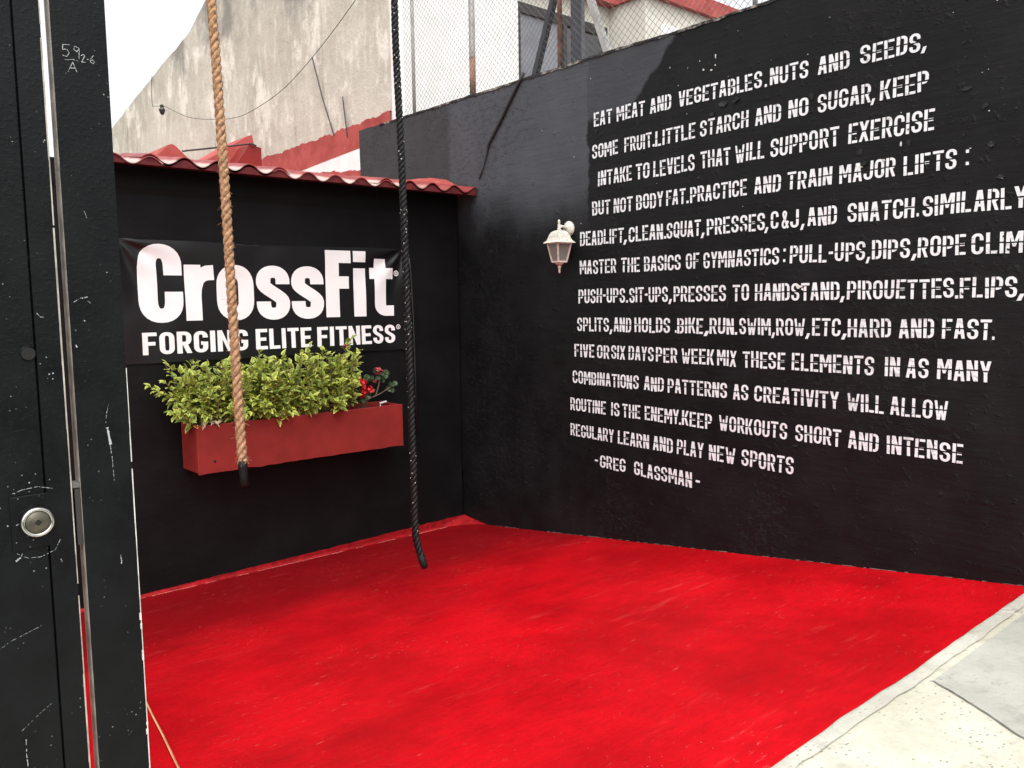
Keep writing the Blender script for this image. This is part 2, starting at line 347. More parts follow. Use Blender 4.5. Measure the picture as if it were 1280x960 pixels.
M = {
 'black_wall': mat_black_wall(), 'back_wall': mat_back_wall(), 'stencil': mat_white_stencil(), 'red_floor': mat_red_floor(),
 'border': mat_concrete('pale_cement_border', (0.42, 0.40, 0.345), (0.60, 0.58, 0.50), (0.24, 0.215, 0.185)),
 'pave_pale': mat_concrete('pale_pavement_concrete', (0.46, 0.44, 0.345), (0.64, 0.62, 0.52), (0.22, 0.20, 0.15)),
 'pave_grey': mat_concrete('grey_pavement_concrete', (0.36, 0.355, 0.31), (0.48, 0.475, 0.42), (0.22, 0.215, 0.19)),
 'asphalt': simple('asphalt', (0.05, 0.05, 0.052), 0.9, var=0.3, bump=0.5),
 'earth': simple('bare_earth', (0.16, 0.13, 0.10), 0.95, var=0.3, scale=1.0),
 'plaster': mat_plaster(),
 'red_masonry': mat_red_masonry('red_waterproof_paint', (0.30, 0.042, 0.036), (0.43, 0.085, 0.07)),
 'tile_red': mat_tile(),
 'tile_fill': simple('maroon_tile_filler', (0.10, 0.013, 0.015), 0.7, var=0.3, scale=14, bump=0.4, spec=0.25),
 'red_skirt': simple('red_skirting_paint', (0.26, 0.006, 0.009), 0.6, var=0.3, scale=20, bump=0.4, spec=0.15),
 'white_wash': simple('whitewashed_plaster', (0.80, 0.79, 0.77), 0.85, var=0.06, bump=0.3, scale=5),
 'cream': simple('cream_house_paint', (0.60, 0.58, 0.51), 0.85, var=0.08, bump=0.2, scale=3),
 'planter': simple('planter_red_paint', (0.205, 0.0185, 0.0155), 0.55, var=0.12, scale=6, bump=0.25, spec=0.25),
 'soil': simple('dark_soil', (0.03, 0.022, 0.016), 0.95, var=0.4, bump=0.8, scale=40),
 'gate': mat_gate(),
 'bare_edge': simple('worn_bare_steel_edge', (0.36, 0.33, 0.28), 0.6, var=0.35, scale=30, metal=0.0, bump=0.3),
 'steel': simple('brushed_lock_steel', (0.55, 0.54, 0.52), 0.2, metal=1.0, var=0.15),
 'brass': simple('dull_lock_core', (0.13, 0.12, 0.095), 0.42, metal=1.0, var=0.2, scale=60),
 'void': simple('dark_hollow', (0.004, 0.004, 0.004), 0.8, var=0.0),
 'chalk': simple('white_chalk', (0.36, 0.38, 0.38), 0.9, var=0.3, scale=120),
 'chip': simple('chipped_plaster', (0.55, 0.54, 0.51), 0.85, var=0.3, scale=30),
 'chip_pink': simple('pale_red_scuff', (0.50, 0.13, 0.11), 0.85, var=0.4, scale=40),
 'chip_grey': simple('grey_scuff', (0.22, 0.18, 0.17), 0.85, var=0.4, scale=40),
 'joint': simple('dirty_joint', (0.12, 0.11, 0.095), 0.95, var=0.6, scale=40),
 'flake': simple('peeling_black_paint', (0.010, 0.010, 0.0105), 0.4, var=0.3, scale=30, spec=0.25),
 'vinyl': simple('black_banner_vinyl', (0.0075, 0.0075, 0.008), 0.30, var=0.15, scale=6, spec=0.35),
 'print': simple('white_banner_print', (0.80, 0.79, 0.79), 0.5, var=0.04, scale=4),
 'manila': simple('manila_rope_fibre', (0.36, 0.215, 0.12), 0.85, var=0.42, scale=70, bump=0.9, bscale=240, spec=0.2),
 'nylon': simple('black_rope_fibre', (0.006, 0.006, 0.0065), 0.42, var=0.3, scale=60, bump=0.7, bscale=220, spec=0.22),
 'tape': simple('black_rope_tape', (0.006, 0.006, 0.006), 0.5, var=0.3, bump=0.5, spec=0.2),
 'lamp_white': simple('weathered_white_lamp_enamel', (0.56, 0.54, 0.47), 0.6, var=0.28, scale=55, bump=0.2),
 'lamp_peach': simple('faded_pink_lamp_enamel', (0.60, 0.46, 0.39), 0.6, var=0.2, scale=40, bump=0.2),
 'lamp_glass': mat_glass('dusty_lamp_glass', (0.11, 0.10, 0.088), 0.14),
 'wire': simple('galvanised_wire', (0.15, 0.15, 0.15), 0.5, metal=0.3, var=0.3),
 'post_grey': simple('galvanised_post', (0.36, 0.355, 0.34), 0.5, metal=0.2, var=0.2, scale=8),
 'rust': simple('rusty_pole', (0.26, 0.15, 0.10), 0.8, var=0.45, scale=9),
 'navy': simple('dark_navy_steel_paint', (0.022, 0.025, 0.034), 0.42, var=0.2),
 'rubber': simple('black_cable_sheath', (0.015, 0.015, 0.016), 0.55, var=0.2),
 'pipe': simple('black_conduit_paint', (0.016, 0.016, 0.017), 0.4, var=0.2),
 'string': simple('tan_string', (0.55, 0.30, 0.14), 0.8, var=0.2),
 'winframe': simple('dark_window_frame', (0.028, 0.026, 0.025), 0.5, var=0.2),
 'pane': mat_glass('house_window_glass', (0.13, 0.135, 0.15), 0.25),
 'leaf': mat_leaf('variegated_leaf', (0.60, 0.62, 0.13), (0.22, 0.34, 0.06), (0.18, 0.27, 0.05)),
 'geranium_leaf': mat_leaf('dark_round_leaf', (0.05, 0.09, 0.03), (0.035, 0.075, 0.022), (0.02, 0.045, 0.015)),
 'stem': simple('woody_stem', (0.14, 0.10, 0.06), 0.8, var=0.3),
 'petal': simple('red_petal', (0.62, 0.012, 0.016), 0.5, var=0.25, scale=60),
 'petal_dull': simple('dusky_pink_petal', (0.30, 0.05, 0.055), 0.6, var=0.3, scale=60),
 'dry': simple('dry_leaf', (0.38, 0.30, 0.19), 0.85, var=0.3, scale=30),
}

# ------------------------------------------------------------------ lettering: strokes -> small quads
def arc(cx, cy, rx, ry, a0, a1, n=9, pw=2.35):
    o = []
    for i in range(n + 1):
        a = radians(a0 + (a1 - a0) * i / n); c, s_ = cos(a), sin(a)
        o.append((cx + rx * math.copysign(abs(c) ** (2 / pw), c), cy + ry * math.copysign(abs(s_) ** (2 / pw), s_)))
    return o
def glyph(ch, hw, hh, W=0.56, g=0.055, ry=0.2):
    """strokes of a capital: ('r', points, closed) ribbons, ('d', x0,y0,x1,y1,half) slanted strokes; returns (strokes, width)"""
    L, R, B, T, c = hw, W - hw, hh, 1 - hh, W / 2
    xs = 2 * hw + g; rx = (R - L) / 2
    V = lambda x, a=0.0, b=1.0: ('r', [(x, a), (x, b)], False)
    H = lambda y, a, b: ('r', [(a, y), (b, y)], False)
    Dg = lambda x0, y0, x1, y1, h=None: ('d', x0, y0, x1, y1, hw if h is None else h)
    def bowl(top, bot, x=xs):
        r2 = min((top - bot) / 2, ry); q = min(R - x, rx)
        return ('r', [(x, top)] + arc(R - q, top - r2, q, r2, 90, 0, 6) + arc(R - q, bot + r2, q, r2, 0, -90, 6) + [(x, bot)], False)
    ctop = [(R, 0.66)] + arc(c, T - ry, rx, ry, 0, 180) + arc(c, B + ry, rx, ry, 180, 360)
    if ch == 'A': return [Dg(hw, 0, c - hw * .45, 1), Dg(W - hw, 0, c + hw * .45, 1), H(0.29, L + .05, R - .05)], W
    if ch == 'B': return [V(L), bowl(T, 0.51), bowl(0.51, B)], W
    if ch == 'C': return [('r', ctop + [(R, 0.34)], False)], W
    if ch == 'D': return [V(L), bowl(T, B)], W
    if ch == 'E': return [V(L), H(T, xs, W * .96), H(0.5, xs, W * .86), H(B, xs, W * .96)], W * .96
    if ch == 'F': return [V(L), H(T, xs, W * .94), H(0.5, xs, W * .84)], W * .94
    if ch == 'G': return [('r', [(R, 0.69)] + ctop[1:] + [(R, 0.50)], False), H(0.50 - hh * .8, c, R - hw + .01)], W
    if ch == 'H': return [V(L), V(R), H(0.5, xs - g, W - xs + g)], W
    if ch == 'I': return [V(L)], 2 * hw
    if ch == 'J': return [('r', [(R, 1)] + arc(c, B + ry, rx, ry, 0, -180) + [(L, .34)], False)], W
    if ch == 'K': return [V(L), Dg(xs + hw * .4, 0.42, R, 1), Dg(xs + hw * .6, 0.55, R + .01, 0)], W
    if ch == 'L': return [V(L), H(B, xs, W * .92)], W * .92
    if ch == 'M':
        W2 = W * 1.34; return [V(L), V(W2 - hw), Dg(L + hw * .9, 1, W2 / 2, 0.3, hw * .8), Dg(W2 - hw * 1.9, 1, W2 / 2, 0.3, hw * .8)], W2
    if ch == 'N':
        if hw > .1: return [V(L), V(R + .05), Dg(L + hw * .15, 1, R + .05 - hw * .15, 0, hw * .72)], W + .05
        return [V(L), V(R), Dg(L + hw * .6, 1, R - hw * .6, 0, hw * .9)], W
    if ch == 'O': return [('r', arc(c, T - ry, rx, ry, 180, 0) + arc(c, B + ry, rx, ry, 0, -180), True)], W
    if ch == 'P': return [V(L), bowl(T, 0.43)], W
    if ch == 'Q': return [('r', arc(c, T - ry, rx, ry, 180, 0) + arc(c, B + ry, rx, ry, 0, -180), True), Dg(c, .22, R + .03, -.06, hw * .7)], W
    if ch == 'R': return [V(L), bowl(T, 0.45), Dg(c + .02, 0.45, R + .01, 0)], W
    if ch == 'S':
        top = [(R, 0.68)] + arc(c, T - ry, rx, ry, 0, 180)
        mid = [(L + (R - L) * (t * t * (3 - 2 * t)), 0.67 - 0.34 * t) for t in [i / 8 for i in range(9)]]
        return [('r', top + mid + arc(c, B + ry, rx, ry, 0, -180)[1:] + [(L, 0.32)], False)], W
    if ch == 'T': return [H(T, 0, W), V(c, 0, 1 - 2 * hh - g)], W
    if ch == 'U': return [('r', [(L, 1)] + arc(c, B + ry, rx, ry, 180, 360) + [(R, 1)], False)], W
    if ch == 'V': return [Dg(hw, 1, c - hw * .45, 0), Dg(W - hw, 1, c + hw * .45, 0)], W
    if ch == 'W':
        W2 = W * 1.4; return [Dg(hw, 1, W2 * .3, 0, hw * .85), Dg(W2 / 2, .75, W2 * .3 + hw * .5, 0, hw * .7), Dg(W2 / 2, .75, W2 * .7 - hw * .5, 0, hw * .7), Dg(W2 - hw, 1, W2 * .7, 0, hw * .85)], W2
    if ch == 'X': return [Dg(hw, 1, R, 0), Dg(R, 1, hw, 0)], W
    if ch == 'Y': return [Dg(hw, 1, c - hw * .2, .42), Dg(R, 1, c + hw * .2, .42), V(c, 0, .44)], W
    if ch == '&': return [('r', [(W, .02), (.2, .62)] + arc(c - .02, .80, .12, .14, 200, 0, 8) + [(.30, .56), (.12, .36)] + arc(c - .03, .24, .17, .18, 150, 330, 8) + [(W, .42)], False)], W
    if ch == '-': return [('b', 0.02, .43, .30, .57)], .32
    if ch == '.': return [('b', 0, 0, 2 * hw, .16)], 2 * hw
    if ch == ':': return [('b', 0, .1, 2 * hw, .26), ('b', 0, .7, 2 * hw, .86)], 2 * hw
    if ch == ',': return [Dg(.15, .17, .05, -.16, .07)], .2
    return [], W * .6
def clip(poly, ax, val, keep_less):
    o = []; n = len(poly)
    for i in range(n):
        a, b = poly[i], poly[(i + 1) % n]
        ia = (a[ax] <= val) == keep_less or a[ax] == val; ib = (b[ax] <= val) == keep_less or b[ax] == val
        if ia: o.append(a)
        if ia != ib:
            t = (val - a[ax]) / (b[ax] - a[ax]); o.append((a[0] + t * (b[0] - a[0]), a[1] + t * (b[1] - a[1])))
    return o if len(o) >= 3 else None
def stroke_polys(st, hw, hh):
    if st[0] == 'b': return [[(st[1], st[2]), (st[3], st[2]), (st[3], st[4]), (st[1], st[4])]]
    if st[0] == 'd':
        _, x0, y0, x1, y1, h = st; return [[(x0 - h, y0), (x0 + h, y0), (x1 + h, y1), (x1 - h, y1)]]
    pts, closed = st[1], st[2]
    q = [pts[0]]
    for p in pts[1:]:
        if hypot(p[0] - q[-1][0], p[1] - q[-1][1]) > 1e-4: q.append(p)
    if closed and hypot(q[0][0] - q[-1][0], q[0][1] - q[-1][1]) < 1e-4: q.pop()
    n = len(q); lf, rt = [], []
    for i in range(n):
        a = q[(i - 1) % n] if closed or i > 0 else q[i]; b = q[(i + 1) % n] if closed or i < n - 1 else q[i]
        dx, dy = b[0] - a[0], b[1] - a[1]; l = hypot(dx, dy) or 1; nx, ny = -dy / l, dx / l
        lf.append((q[i][0] + nx * hw, q[i][1] + ny * hh)); rt.append((q[i][0] - nx * hw, q[i][1] - ny * hh))
    return [[lf[i], lf[(i+1) % n], rt[(i+1) % n], rt[i]] for i in range(n if closed else n - 1)]
def grid_clip(poly, cell):
    outp = [poly]
    for ax in (0, 1):
        nxt = []
        for p in outp:
            lo = min(v[ax] for v in p); hi = max(v[ax] for v in p)
            k = math.floor(lo / cell) + 1; cur = p
            while cur and k * cell < hi - 1e-7:
                a = clip(cur, ax, k * cell, True)
                if a: nxt.append(a)
                cur = clip(cur, ax, k * cell, False); k += 1
            if cur: nxt.append(cur)
        outp = nxt
    return outp
def set_word(mb, text, x0, x1, zf, hf, place, hw, hh, cut, rng, jit=0.0, sp=0.11, W=0.56, cell=0.03, g=0.055):
    """text from x0 to x1 along the wall; zf/hf give baseline and cap height; place(u, z, layer) -> point"""
    gl = [glyph(ch, hw, hh, W, g) for ch in text]
    tot = sum(w_ for _, w_ in gl) + sp * (len(gl) - 1)
    sx = (x1 - x0) / tot; cur = 0.0
    for (sts, w_), ch in zip(gl, text):
        jx = rng.uniform(-jit, jit); jz = rng.uniform(-jit, jit); sh = rng.uniform(-jit, jit) * 1.2
        cl = 0.475 + rng.uniform(-.02, .02)
        for layer, st in enumerate(sts):
            for p in stroke_polys(st, hw, hh):
                ps = [p]
                if cut and st[0] != 'b' and ch not in ',&':
                    ps = [q for q in (clip(p, 1, cl, True), clip(p, 1, cl + .072, False)) if q]
                for q in ps:
                    wp = []
                    for (a, b) in q:
                        u = x0 + sx * (cur + a + jx * .5 + sh * (b - .5)); z = zf(u) + hf(u) * (b + jz)
                        wp.append((u, z))
                    for r in grid_clip(wp, cell): mb.poly([place(u, z, layer) for u, z in r])
        cur += w_ + sp

# ------------------------------------------------------------------ ground, road, pavement, floor
def sheet(name, x0, x1, y0, y1, zf, mt, nx=2, ny=2, zt=None, edge=None):
    b = MB(); ids = {}
    for j in range(ny + 1):
        for i in range(nx + 1):
            x = x0 + (x1 - x0) * i / nx; y = y0 + (y1 - y0) * j / ny
            if edge: x, y = edge(x, y, i / nx, j / ny)
            ids[i, j] = b.vert((x, y, zf(x, y)))
    for j in range(ny):
        for i in range(nx): b.face((ids[i, j], ids[i+1, j], ids[i+1, j+1], ids[i, j+1]))
    return structure(b.build(name, mt, smooth=True))
sheet('ground', -600, 600, -600, 600, lambda x, y: -0.45, M['earth'])
PZ0 = floor_z(YE)
def pave_z(y): return PZ0 - 0.004 + 0.045 * (YE - y)
def edge_y(x): return YE + 0.012 * noise.noise(Vector((x * 1.7, 3.1, 0))) + 0.006 * noise.noise(Vector((x * 7, 1.1, 0)))
def fl_edge(x, y, s, t): return (x, y + (1 - t) ** 6 * (edge_y(x) - YE))
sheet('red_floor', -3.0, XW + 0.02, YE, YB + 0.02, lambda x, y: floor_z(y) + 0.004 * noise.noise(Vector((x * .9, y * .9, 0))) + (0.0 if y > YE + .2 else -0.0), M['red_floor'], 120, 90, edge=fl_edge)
BW = 0.058
def bd_edge(x, y, s, t):
    y0 = edge_y(x) - BW - 0.012 * noise.noise(Vector((x * 2.3, 8.1, 0))) - 0.008 * noise.noise(Vector((x * 9, 8.1, 0))) - 0.004 * noise.noise(Vector((x * 31, 8.1, 0))); y1 = edge_y(x) + 0.03
    return (x, y0 + (y1 - y0) * t)
sheet('pavement_border', -3.0, 9, 0, 1, lambda x, y: pave_z(y) + 0.0035 - (0.012 if y > edge_y(x) + .005 else 0), M['border'], 240, 6, edge=bd_edge)
sheet('pavement', -30, 30, -1.6, YE - .01, lambda x, y: pave_z(y) - 0.004, M['pave_pale'], 60, 8)
# the greyer slab, beyond the joint that runs off the border towards the street
b = MB()
J0 = (3.17, 1.235); J1 = (2.93, 0.86); J2 = (2.30, -0.13); 
pl = []
n = 60
for i in range(n + 1):
    t = i / n; x = J0[0] + (J2[0] - J0[0]) * t; y = J0[1] + (J2[1] - J0[1]) * t
    x += 0.014 * noise.noise(Vector((x * 5, y * 5, 2))) + 0.006 * noise.noise(Vector((x * 23, y * 23, 2)))
    pl.append((x, y))
for i in range(n):
    (xa, ya), (xb, yb) = pl[i], pl[i+1]
    b.poly([(xa, ya, pave_z(ya)), (xb, yb, pave_z(yb)), (9, yb, pave_z(yb)), (9, ya, pave_z(ya))])
structure(b.build('pavement_slab', M['pave_grey']))
b = MB()
for i in range(n):
    (xa, ya), (xb, yb) = pl[i], pl[i+1]; wa = .0012 + .004 * abs(noise.noise(Vector((xa * 20, 0, 0)))); wb = .0012 + .004 * abs(noise.noise(Vector((xb * 20, 0, 0))))
    b.poly([(xa - wa, ya, pave_z(ya) + .003), (xb - wb, yb, pave_z(yb) + .003), (xb + wb, yb, pave_z(yb) + .003), (xa + wa, ya, pave_z(ya) + .003)])
structure(b.build('pavement_joint', M['joint']))
b = MB(); zk = pave_z(-1.6)
b.box((-30, -1.75, -0.45), (30, -1.6, zk - 0.004)); structure(b.build('kerb', M['pave_grey']))
b = MB(); b.box((-60, -9.5, -0.44), (60, -1.755, zk - 0.14)); structure(b.build('road', M['asphalt']))

# ------------------------------------------------------------------ lettered wall
def wall_d(y, z):
    return 0.007 * noise.noise(Vector((y * 0.9, z * 0.9, 5.0))) + 0.0035 * noise.noise(Vector((y * 2.6, z * 2.6, 9.0)))
WTOP = 3.785
def wall_top(y): return WTOP + 0.010 * noise.noise(Vector((y * 1.3, 0, 3))) + 0.005 * noise.noise(Vector((y * 6, 0, 3)))
wall = thing('lettered_wall', 'tall black painted wall covered in rows of white stencilled lettering', 'wall', (XW, 4, 0))
b = MB(); y0, y1, z0, z1 = -0.4, 7.59, -0.45, WTOP
ny, nz = 266, 141; ids = {}
for j in range(nz + 1):
    for i in range(ny + 1):
        y = y0 + (y1 - y0) * i / ny; z = z0 + (wall_top(y) - z0) * j / nz
        ids[i, j] = b.vert((XW - wall_d(y, z), y, z))
for j in range(nz):
    for i in range(ny): b.face((ids[i, j], ids[i, j+1], ids[i+1, j+1], ids[i+1, j]))
xb = XW + 0.16
bt = [b.vert((xb, y0 + (y1 - y0) * i / ny, wall_top(y0 + (y1 - y0) * i / ny))) for i in range(ny + 1)]
bb = [b.vert((xb, y0, z0)), b.vert((xb, y1, z0))]
for i in range(ny): b.face((ids[i, nz], bt[i], bt[i+1], ids[i+1, nz]))
b.face([bb[0]] + [bb[1]] + bt[::-1])
b.face([ids[ny, j] for j in range(nz + 1)] + [bt[-1], bb[1]]); b.face([ids[0, j] for j in range(nz, -1, -1)] + [bb[0], bt[0]])
b.build('masonry', M['black_wall'], wall, smooth=False)
TEXT = [
    ((4.297, 3.290, 0.100), (1.971, 3.295, 0.097),
     'EAT 4.297 4.120;MEAT 4.075 3.819;AND 3.772 3.591;VEGETABLES 3.528 2.901;. 2.879 2.864;NUTS 2.845 2.595;AND 2.535 2.350;SEEDS 2.288 1.965;, 1.961 1.936'),
    ((4.317, 3.060, 0.099), (1.916, 3.086, 0.103),
     'SOME 4.318 4.066;FRUIT 4.006 3.758;. 3.748 3.731;LITTLE 3.724 3.391;STARCH 3.352 2.991;AND 2.946 2.767;NO 2.719 2.590;SUGAR 2.532 2.224;, 2.223 2.201;KEEP 2.171 1.916'),
    ((4.257, 2.857, 0.105), (1.882, 2.879, 0.110),
     'INTAKE 4.257 3.935;TO 3.900 3.776;LEVELS 3.742 3.395;THAT 3.349 3.119;WILL 3.084 2.876;SUPPORT 2.834 2.399;EXERCISE 2.346 1.882'),
    ((4.320, 2.649, 0.102), (1.763, 2.668, 0.101),
     'BUT 4.320 4.140;NOT 4.107 3.929;BODY 3.896 3.657;FAT 3.631 3.468;. 3.460 3.441;PRACTICE 3.428 2.993;AND 2.940 2.759;TRAIN 2.716 2.435;MAJOR 2.391 2.076;LIFTS 2.033 1.764;: 1.722 1.707'),
    ((4.445, 2.431, 0.105), (1.502, 2.441, 0.105),
     'DEADLIFT 4.445 4.015;, 4.019 3.988;CLEAN 3.967 3.656;. 3.650 3.631;SQUAT 3.623 3.339;, 3.337 3.311;PRESSES 3.292 2.863;, 2.863 2.839;C 2.823 2.771;& 2.748 2.706;J 2.692 2.636;, 2.624 2.601;AND 2.581 2.399;SNATCH 2.336 1.967;. 1.957 1.945;SIMILARL 1.926 1.502;Y 1.492 1.432;, 1.427 1.406'),
    ((4.450, 2.218, 0.102), (1.705, 2.227, 0.105),
     'MASTER 4.450 4.086;THE 4.038 3.863;BASICS 3.825 3.503;OF 3.459 3.352;GYMNASTICS 3.317 2.760;: 2.733 2.718;PULL-UPS 2.690 2.228;, 2.222 2.201;DIPS 2.190 1.985;, 1.975 1.950;ROPE 1.943 1.704;CLIMB 1.676 1.376;, 1.372 1.355'),
    ((4.464, 2.002, 0.105), (1.460, 2.007, 0.103),
     'PUSH-UPS 4.464 4.001;. 3.990 3.972;SIT-UPS 3.961 3.611;, 3.607 3.579;PRESSES 3.563 3.139;TO 3.088 2.969;HANDSTAND 2.925 2.374;, 2.370 2.345;PIROUETTES 2.328 1.753;. 1.747 1.732;FLIPS 1.725 1.460;, 1.457 1.429'),
    ((4.479, 1.789, 0.103), (1.565, 1.796, 0.103),
     'SPLITS 4.478 4.156;, 4.150 4.124;AND 4.109 3.943;HOLDS 3.911 3.590;. 3.549 3.536;BIKE 3.529 3.316;, 3.312 3.274;RUN 3.266 3.079;. 3.072 3.054;SWIM 3.039 2.813;, 2.806 2.784;ROW 2.774 2.582;, 2.579 2.553;ETC 2.538 2.362;, 2.357 2.328;HARD 2.319 2.073;AND 2.028 1.844;FAST 1.805 1.565;. 1.563 1.551'),
    ((4.509, 1.590, 0.098), (1.556, 1.579, 0.107),
     'FIVE 4.509 4.302;OR 4.273 4.151;SIX 4.132 3.997;DAYS 3.965 3.736;PER 3.714 3.531;WEEK 3.494 3.231;MIX 3.204 3.058;THESE 3.011 2.711;ELEMENTS 2.665 2.160;IN 2.100 2.018;AS 1.982 1.866;MANY 1.822 1.557'),
    ((4.531, 1.384, 0.097), (1.756, 1.367, 0.101),
     'COMBINATIONS 4.531 3.871;AND 3.821 3.645;PATTERNS 3.612 3.123;AS 3.079 2.965;CREATIVITY 2.921 2.360;WILL 2.314 2.096;ALLOW 2.061 1.756'),
    ((4.559, 1.171, 0.098), (1.677, 1.147, 0.103),
     'ROUTINE 4.559 4.187;IS 4.133 4.053;THE 4.022 3.852;ENEMY 3.812 3.511;. 3.508 3.492;KEEP 3.484 3.239;WORKOUTS 3.183 2.689;SHORT 2.633 2.342;AND 2.299 2.121;INTENSE 2.074 1.677'),
    ((4.558, 0.971, 0.095), (2.639, 0.945, 0.107),
     'REGULARY 4.558 4.107;LEARN 4.067 3.772;AND 3.737 3.559;PLAY 3.523 3.302;NEW 3.259 3.055;SPORTS 3.008 2.639'),
    ((4.247, 0.762, 0.093), (3.394, 0.739, 0.106),
     '- 4.302 4.267;GREG 4.247 3.994;GLASSMAN 3.911 3.395;- 3.366 3.327'),
]
rng = random.Random(4)
for a, c_, words in TEXT:
    b = MB()
    zf = lambda u, a=a, c_=c_: a[1] + (c_[1] - a[1]) * (a[0] - u) / (a[0] - c_[0])
    hf = lambda u, a=a, c_=c_: a[2] + (c_[2] - a[2]) * (a[0] - u) / (a[0] - c_[0])
    pl_ = lambda u, z, l: (XW - wall_d(u, z) - 0.0022 - 0.0004 * l, u, z)
    for wd in words.split(';'):
        t, s, e = wd.split(' ')
        set_word(b, t, float(s), float(e), zf, hf, pl_, 0.087, 0.068, True, rng, jit=0.028, sp=0.105)
    b.build('text_line', M['stencil'], wall)
# crumbling mortar along the top
b = MB(); n = 260; rows = []
for i in range(n + 1):
    y = 0.0 + 7.2 * i / n; zt = wall_top(y); k = 0.5 + 0.5 * noise.noise(Vector((y * 3.1, 4, 1))); h = 0.005 + (0.012 + .022 * math.exp(-((y - 4.6) / .5) ** 2)) * max(0, k - .2) + 0.008 * noise.noise(Vector((y * 14, 0, 7)))
    h = max(h, 0.003); dpt = 0.006 * noise.noise(Vector((y * 9, 2, 2)))
    xf = XW - wall_d(y, zt) - 0.006 + dpt
    rows.append([b.vert(p) for p in ((xf, y, zt - 0.012 - 0.010 * noise.noise(Vector((y * 11, 9, 2)))), (xf - .002, y, zt + h * .5), (xf + 0.03, y, zt + h), (xb - .02, y, zt + h * .8), (xb + .004, y, zt - 0.01))])
for i in range(n):
    for k in range(4): b.face((rows[i][k], rows[i][k+1], rows[i+1][k+1], rows[i+1][k]))
b.face(rows[0][::-1]); b.face(rows[-1])
b.build('mortar_cap', mat_mortar(), wall)
# curled flakes of paint and small chips where the plaster shows
b = MB(); rng = random.Random(11)
FL = [(3.174, 3.247, .10, .07), (3.08, 3.255, .08, .05), (3.26, 3.20, .06, .05), (2.573, 3.182, .05, .08), (2.276, 2.823, .05, .05), (2.252, 2.754, .07, .04), (2.01, 2.83, .04, .06), (3.126, 1.986, .03, .10), (3.015, 2.436, .05, .07), (1.724, 3.06, .08, .03), (1.64, 2.96, .05, .05), (1.601, 2.766, .06, .05), (1.55, 2.6, .06, .04), (2.62, 1.13, .08, .03), (4.27, 3.255, .05, .03)]
for i in range(34): FL.append((rng.uniform(1.3, 1.75), rng.uniform(0.9, 3.3), rng.uniform(.012, .04), rng.uniform(.008, .03)))
for i in range(60): FL.append((rng.uniform(1.4, 4.5), rng.uniform(2.3, 3.7), rng.uniform(.005, .02), rng.uniform(.004, .015)))
for (y, z, ww, hh_) in FL:
    # a small irregular skin of paint: fast along its top, lifting slightly towards its ragged foot
    ww *= .8; hh_ *= .8; k = 14; ang = rng.uniform(-.6, .6); cidx = None; ring = []
    for q in range(k):
        a = 2 * pi * q / k; rr = rng.uniform(.45, 1.0); u = .5 * ww * rr * cos(a); v = .5 * hh_ * rr * sin(a)
        yy, zz = y + u * cos(ang) - v * sin(ang), z + u * sin(ang) + v * cos(ang)
        lift = 0.0028 + max(0, .5 - v / hh_) * (min(.006, hh_ * .12) if ww < .045 else hh_ * .30 * rng.uniform(.6, 1.3))
        ring.append(b.vert((XW - wall_d(yy, zz) - lift, yy, zz)))
    cidx = b.vert((XW - wall_d(y, z) - .0030 - min(.004, hh_ * .08), y, z))
    for q in range(k): b.face((cidx, ring[q], ring[(q + 1) % k]))
b.build('peeling_paint', M['flake'], wall)
b = MB()
CH = [(3.238, 3.555, .012, .03), (3.33, 3.49, .022, .016), (3.27, 3.475, .02, .012), (3.36, 3.55, .010, .016), (3.24, 3.50, .010, .010), (3.60, 3.56, .010, .010), (3.53, 3.43, .008, .008), (3.50, 3.33, .008, .007), (3.46, 3.345, .006, .006), (2.624, 2.087, .045, .018), (2.60, 2.070, .02, .02), (2.05, 2.83, .012, .03), (2.14, 2.76, .025, .02), (2.60, 3.42, .008, .008), (2.27, 2.74, .03, .014), (4.50, 3.1, .008, .01), (4.85, 3.35, .008, .008), (4.43, 2.60, .008, .008), (3.42, 2.45, .01, .012), (1.62, 2.93, .008, .008), (1.70, 2.76, .012, .006)]
for i in range(30): CH.append((rng.uniform(1.4, 4.4), rng.uniform(2.5, 3.7), rng.uniform(.003, .008), rng.uniform(.003, .008)))
for (y, z, ww, hh_) in CH:
    k = 9; b.poly([(XW - wall_d(y, z) - 0.0052, y + ww * .5 * cos(2*pi*q/k) * rng.uniform(.5, 1.2), z + hh_ * .5 * sin(2*pi*q/k) * rng.uniform(.5, 1.2)) for q in range(k)])
b.build('bare_plaster', M['chip'], wall)

# ------------------------------------------------------------------ banner wall
back = thing('banner_wall', 'low black back wall that carries the printed banner and red planter', 'wall', (2, YB, 0))
def back_d(x, z): return 0.006 * max(0, min(1, (z - 2.80) / .02)) + 0.006 * noise.noise(Vector((x * 1.1, z * 1.1, 15.0))) + 0.002 * noise.noise(Vector((x * 4, z * 4, 19.0)))
b = MB(); x0, x1 = -3.0, XW - 0.02; z0, z1 = -0.45, 2.97; nx, nz = 150, 70; ids = {}
for j in range(nz + 1):
    for i in range(nx + 1):
        x = x0 + (x1 - x0) * i / nx; z = z0 + (z1 - z0) * j / nz
        ids[i, j] = b.vert((x, YB - back_d(x, z), z))
for j in range(nz):
    for i in range(nx): b.face((ids[i, j], ids[i+1, j], ids[i+1, j+1], ids[i, j+1]))
bk = {k: b.vert(p) for k, p in {'a': (x0, YB + .18, z0), 'b': (x1, YB + .18, z0), 'c': (x1, YB + .18, z1), 'd': (x0, YB + .18, z1)}.items()}
b.face((bk['b'], bk['a'], bk['d'], bk['c']))
b.face([ids[i, nz] for i in range(nx + 1)] + [bk['c'], bk['d']])
b.face([ids[0, j] for j in range(nz + 1)] + [bk['d'], bk['a']]); b.face([ids[nx, j] for j in range(nz + 1)][::-1] + [bk['b'], bk['c']])
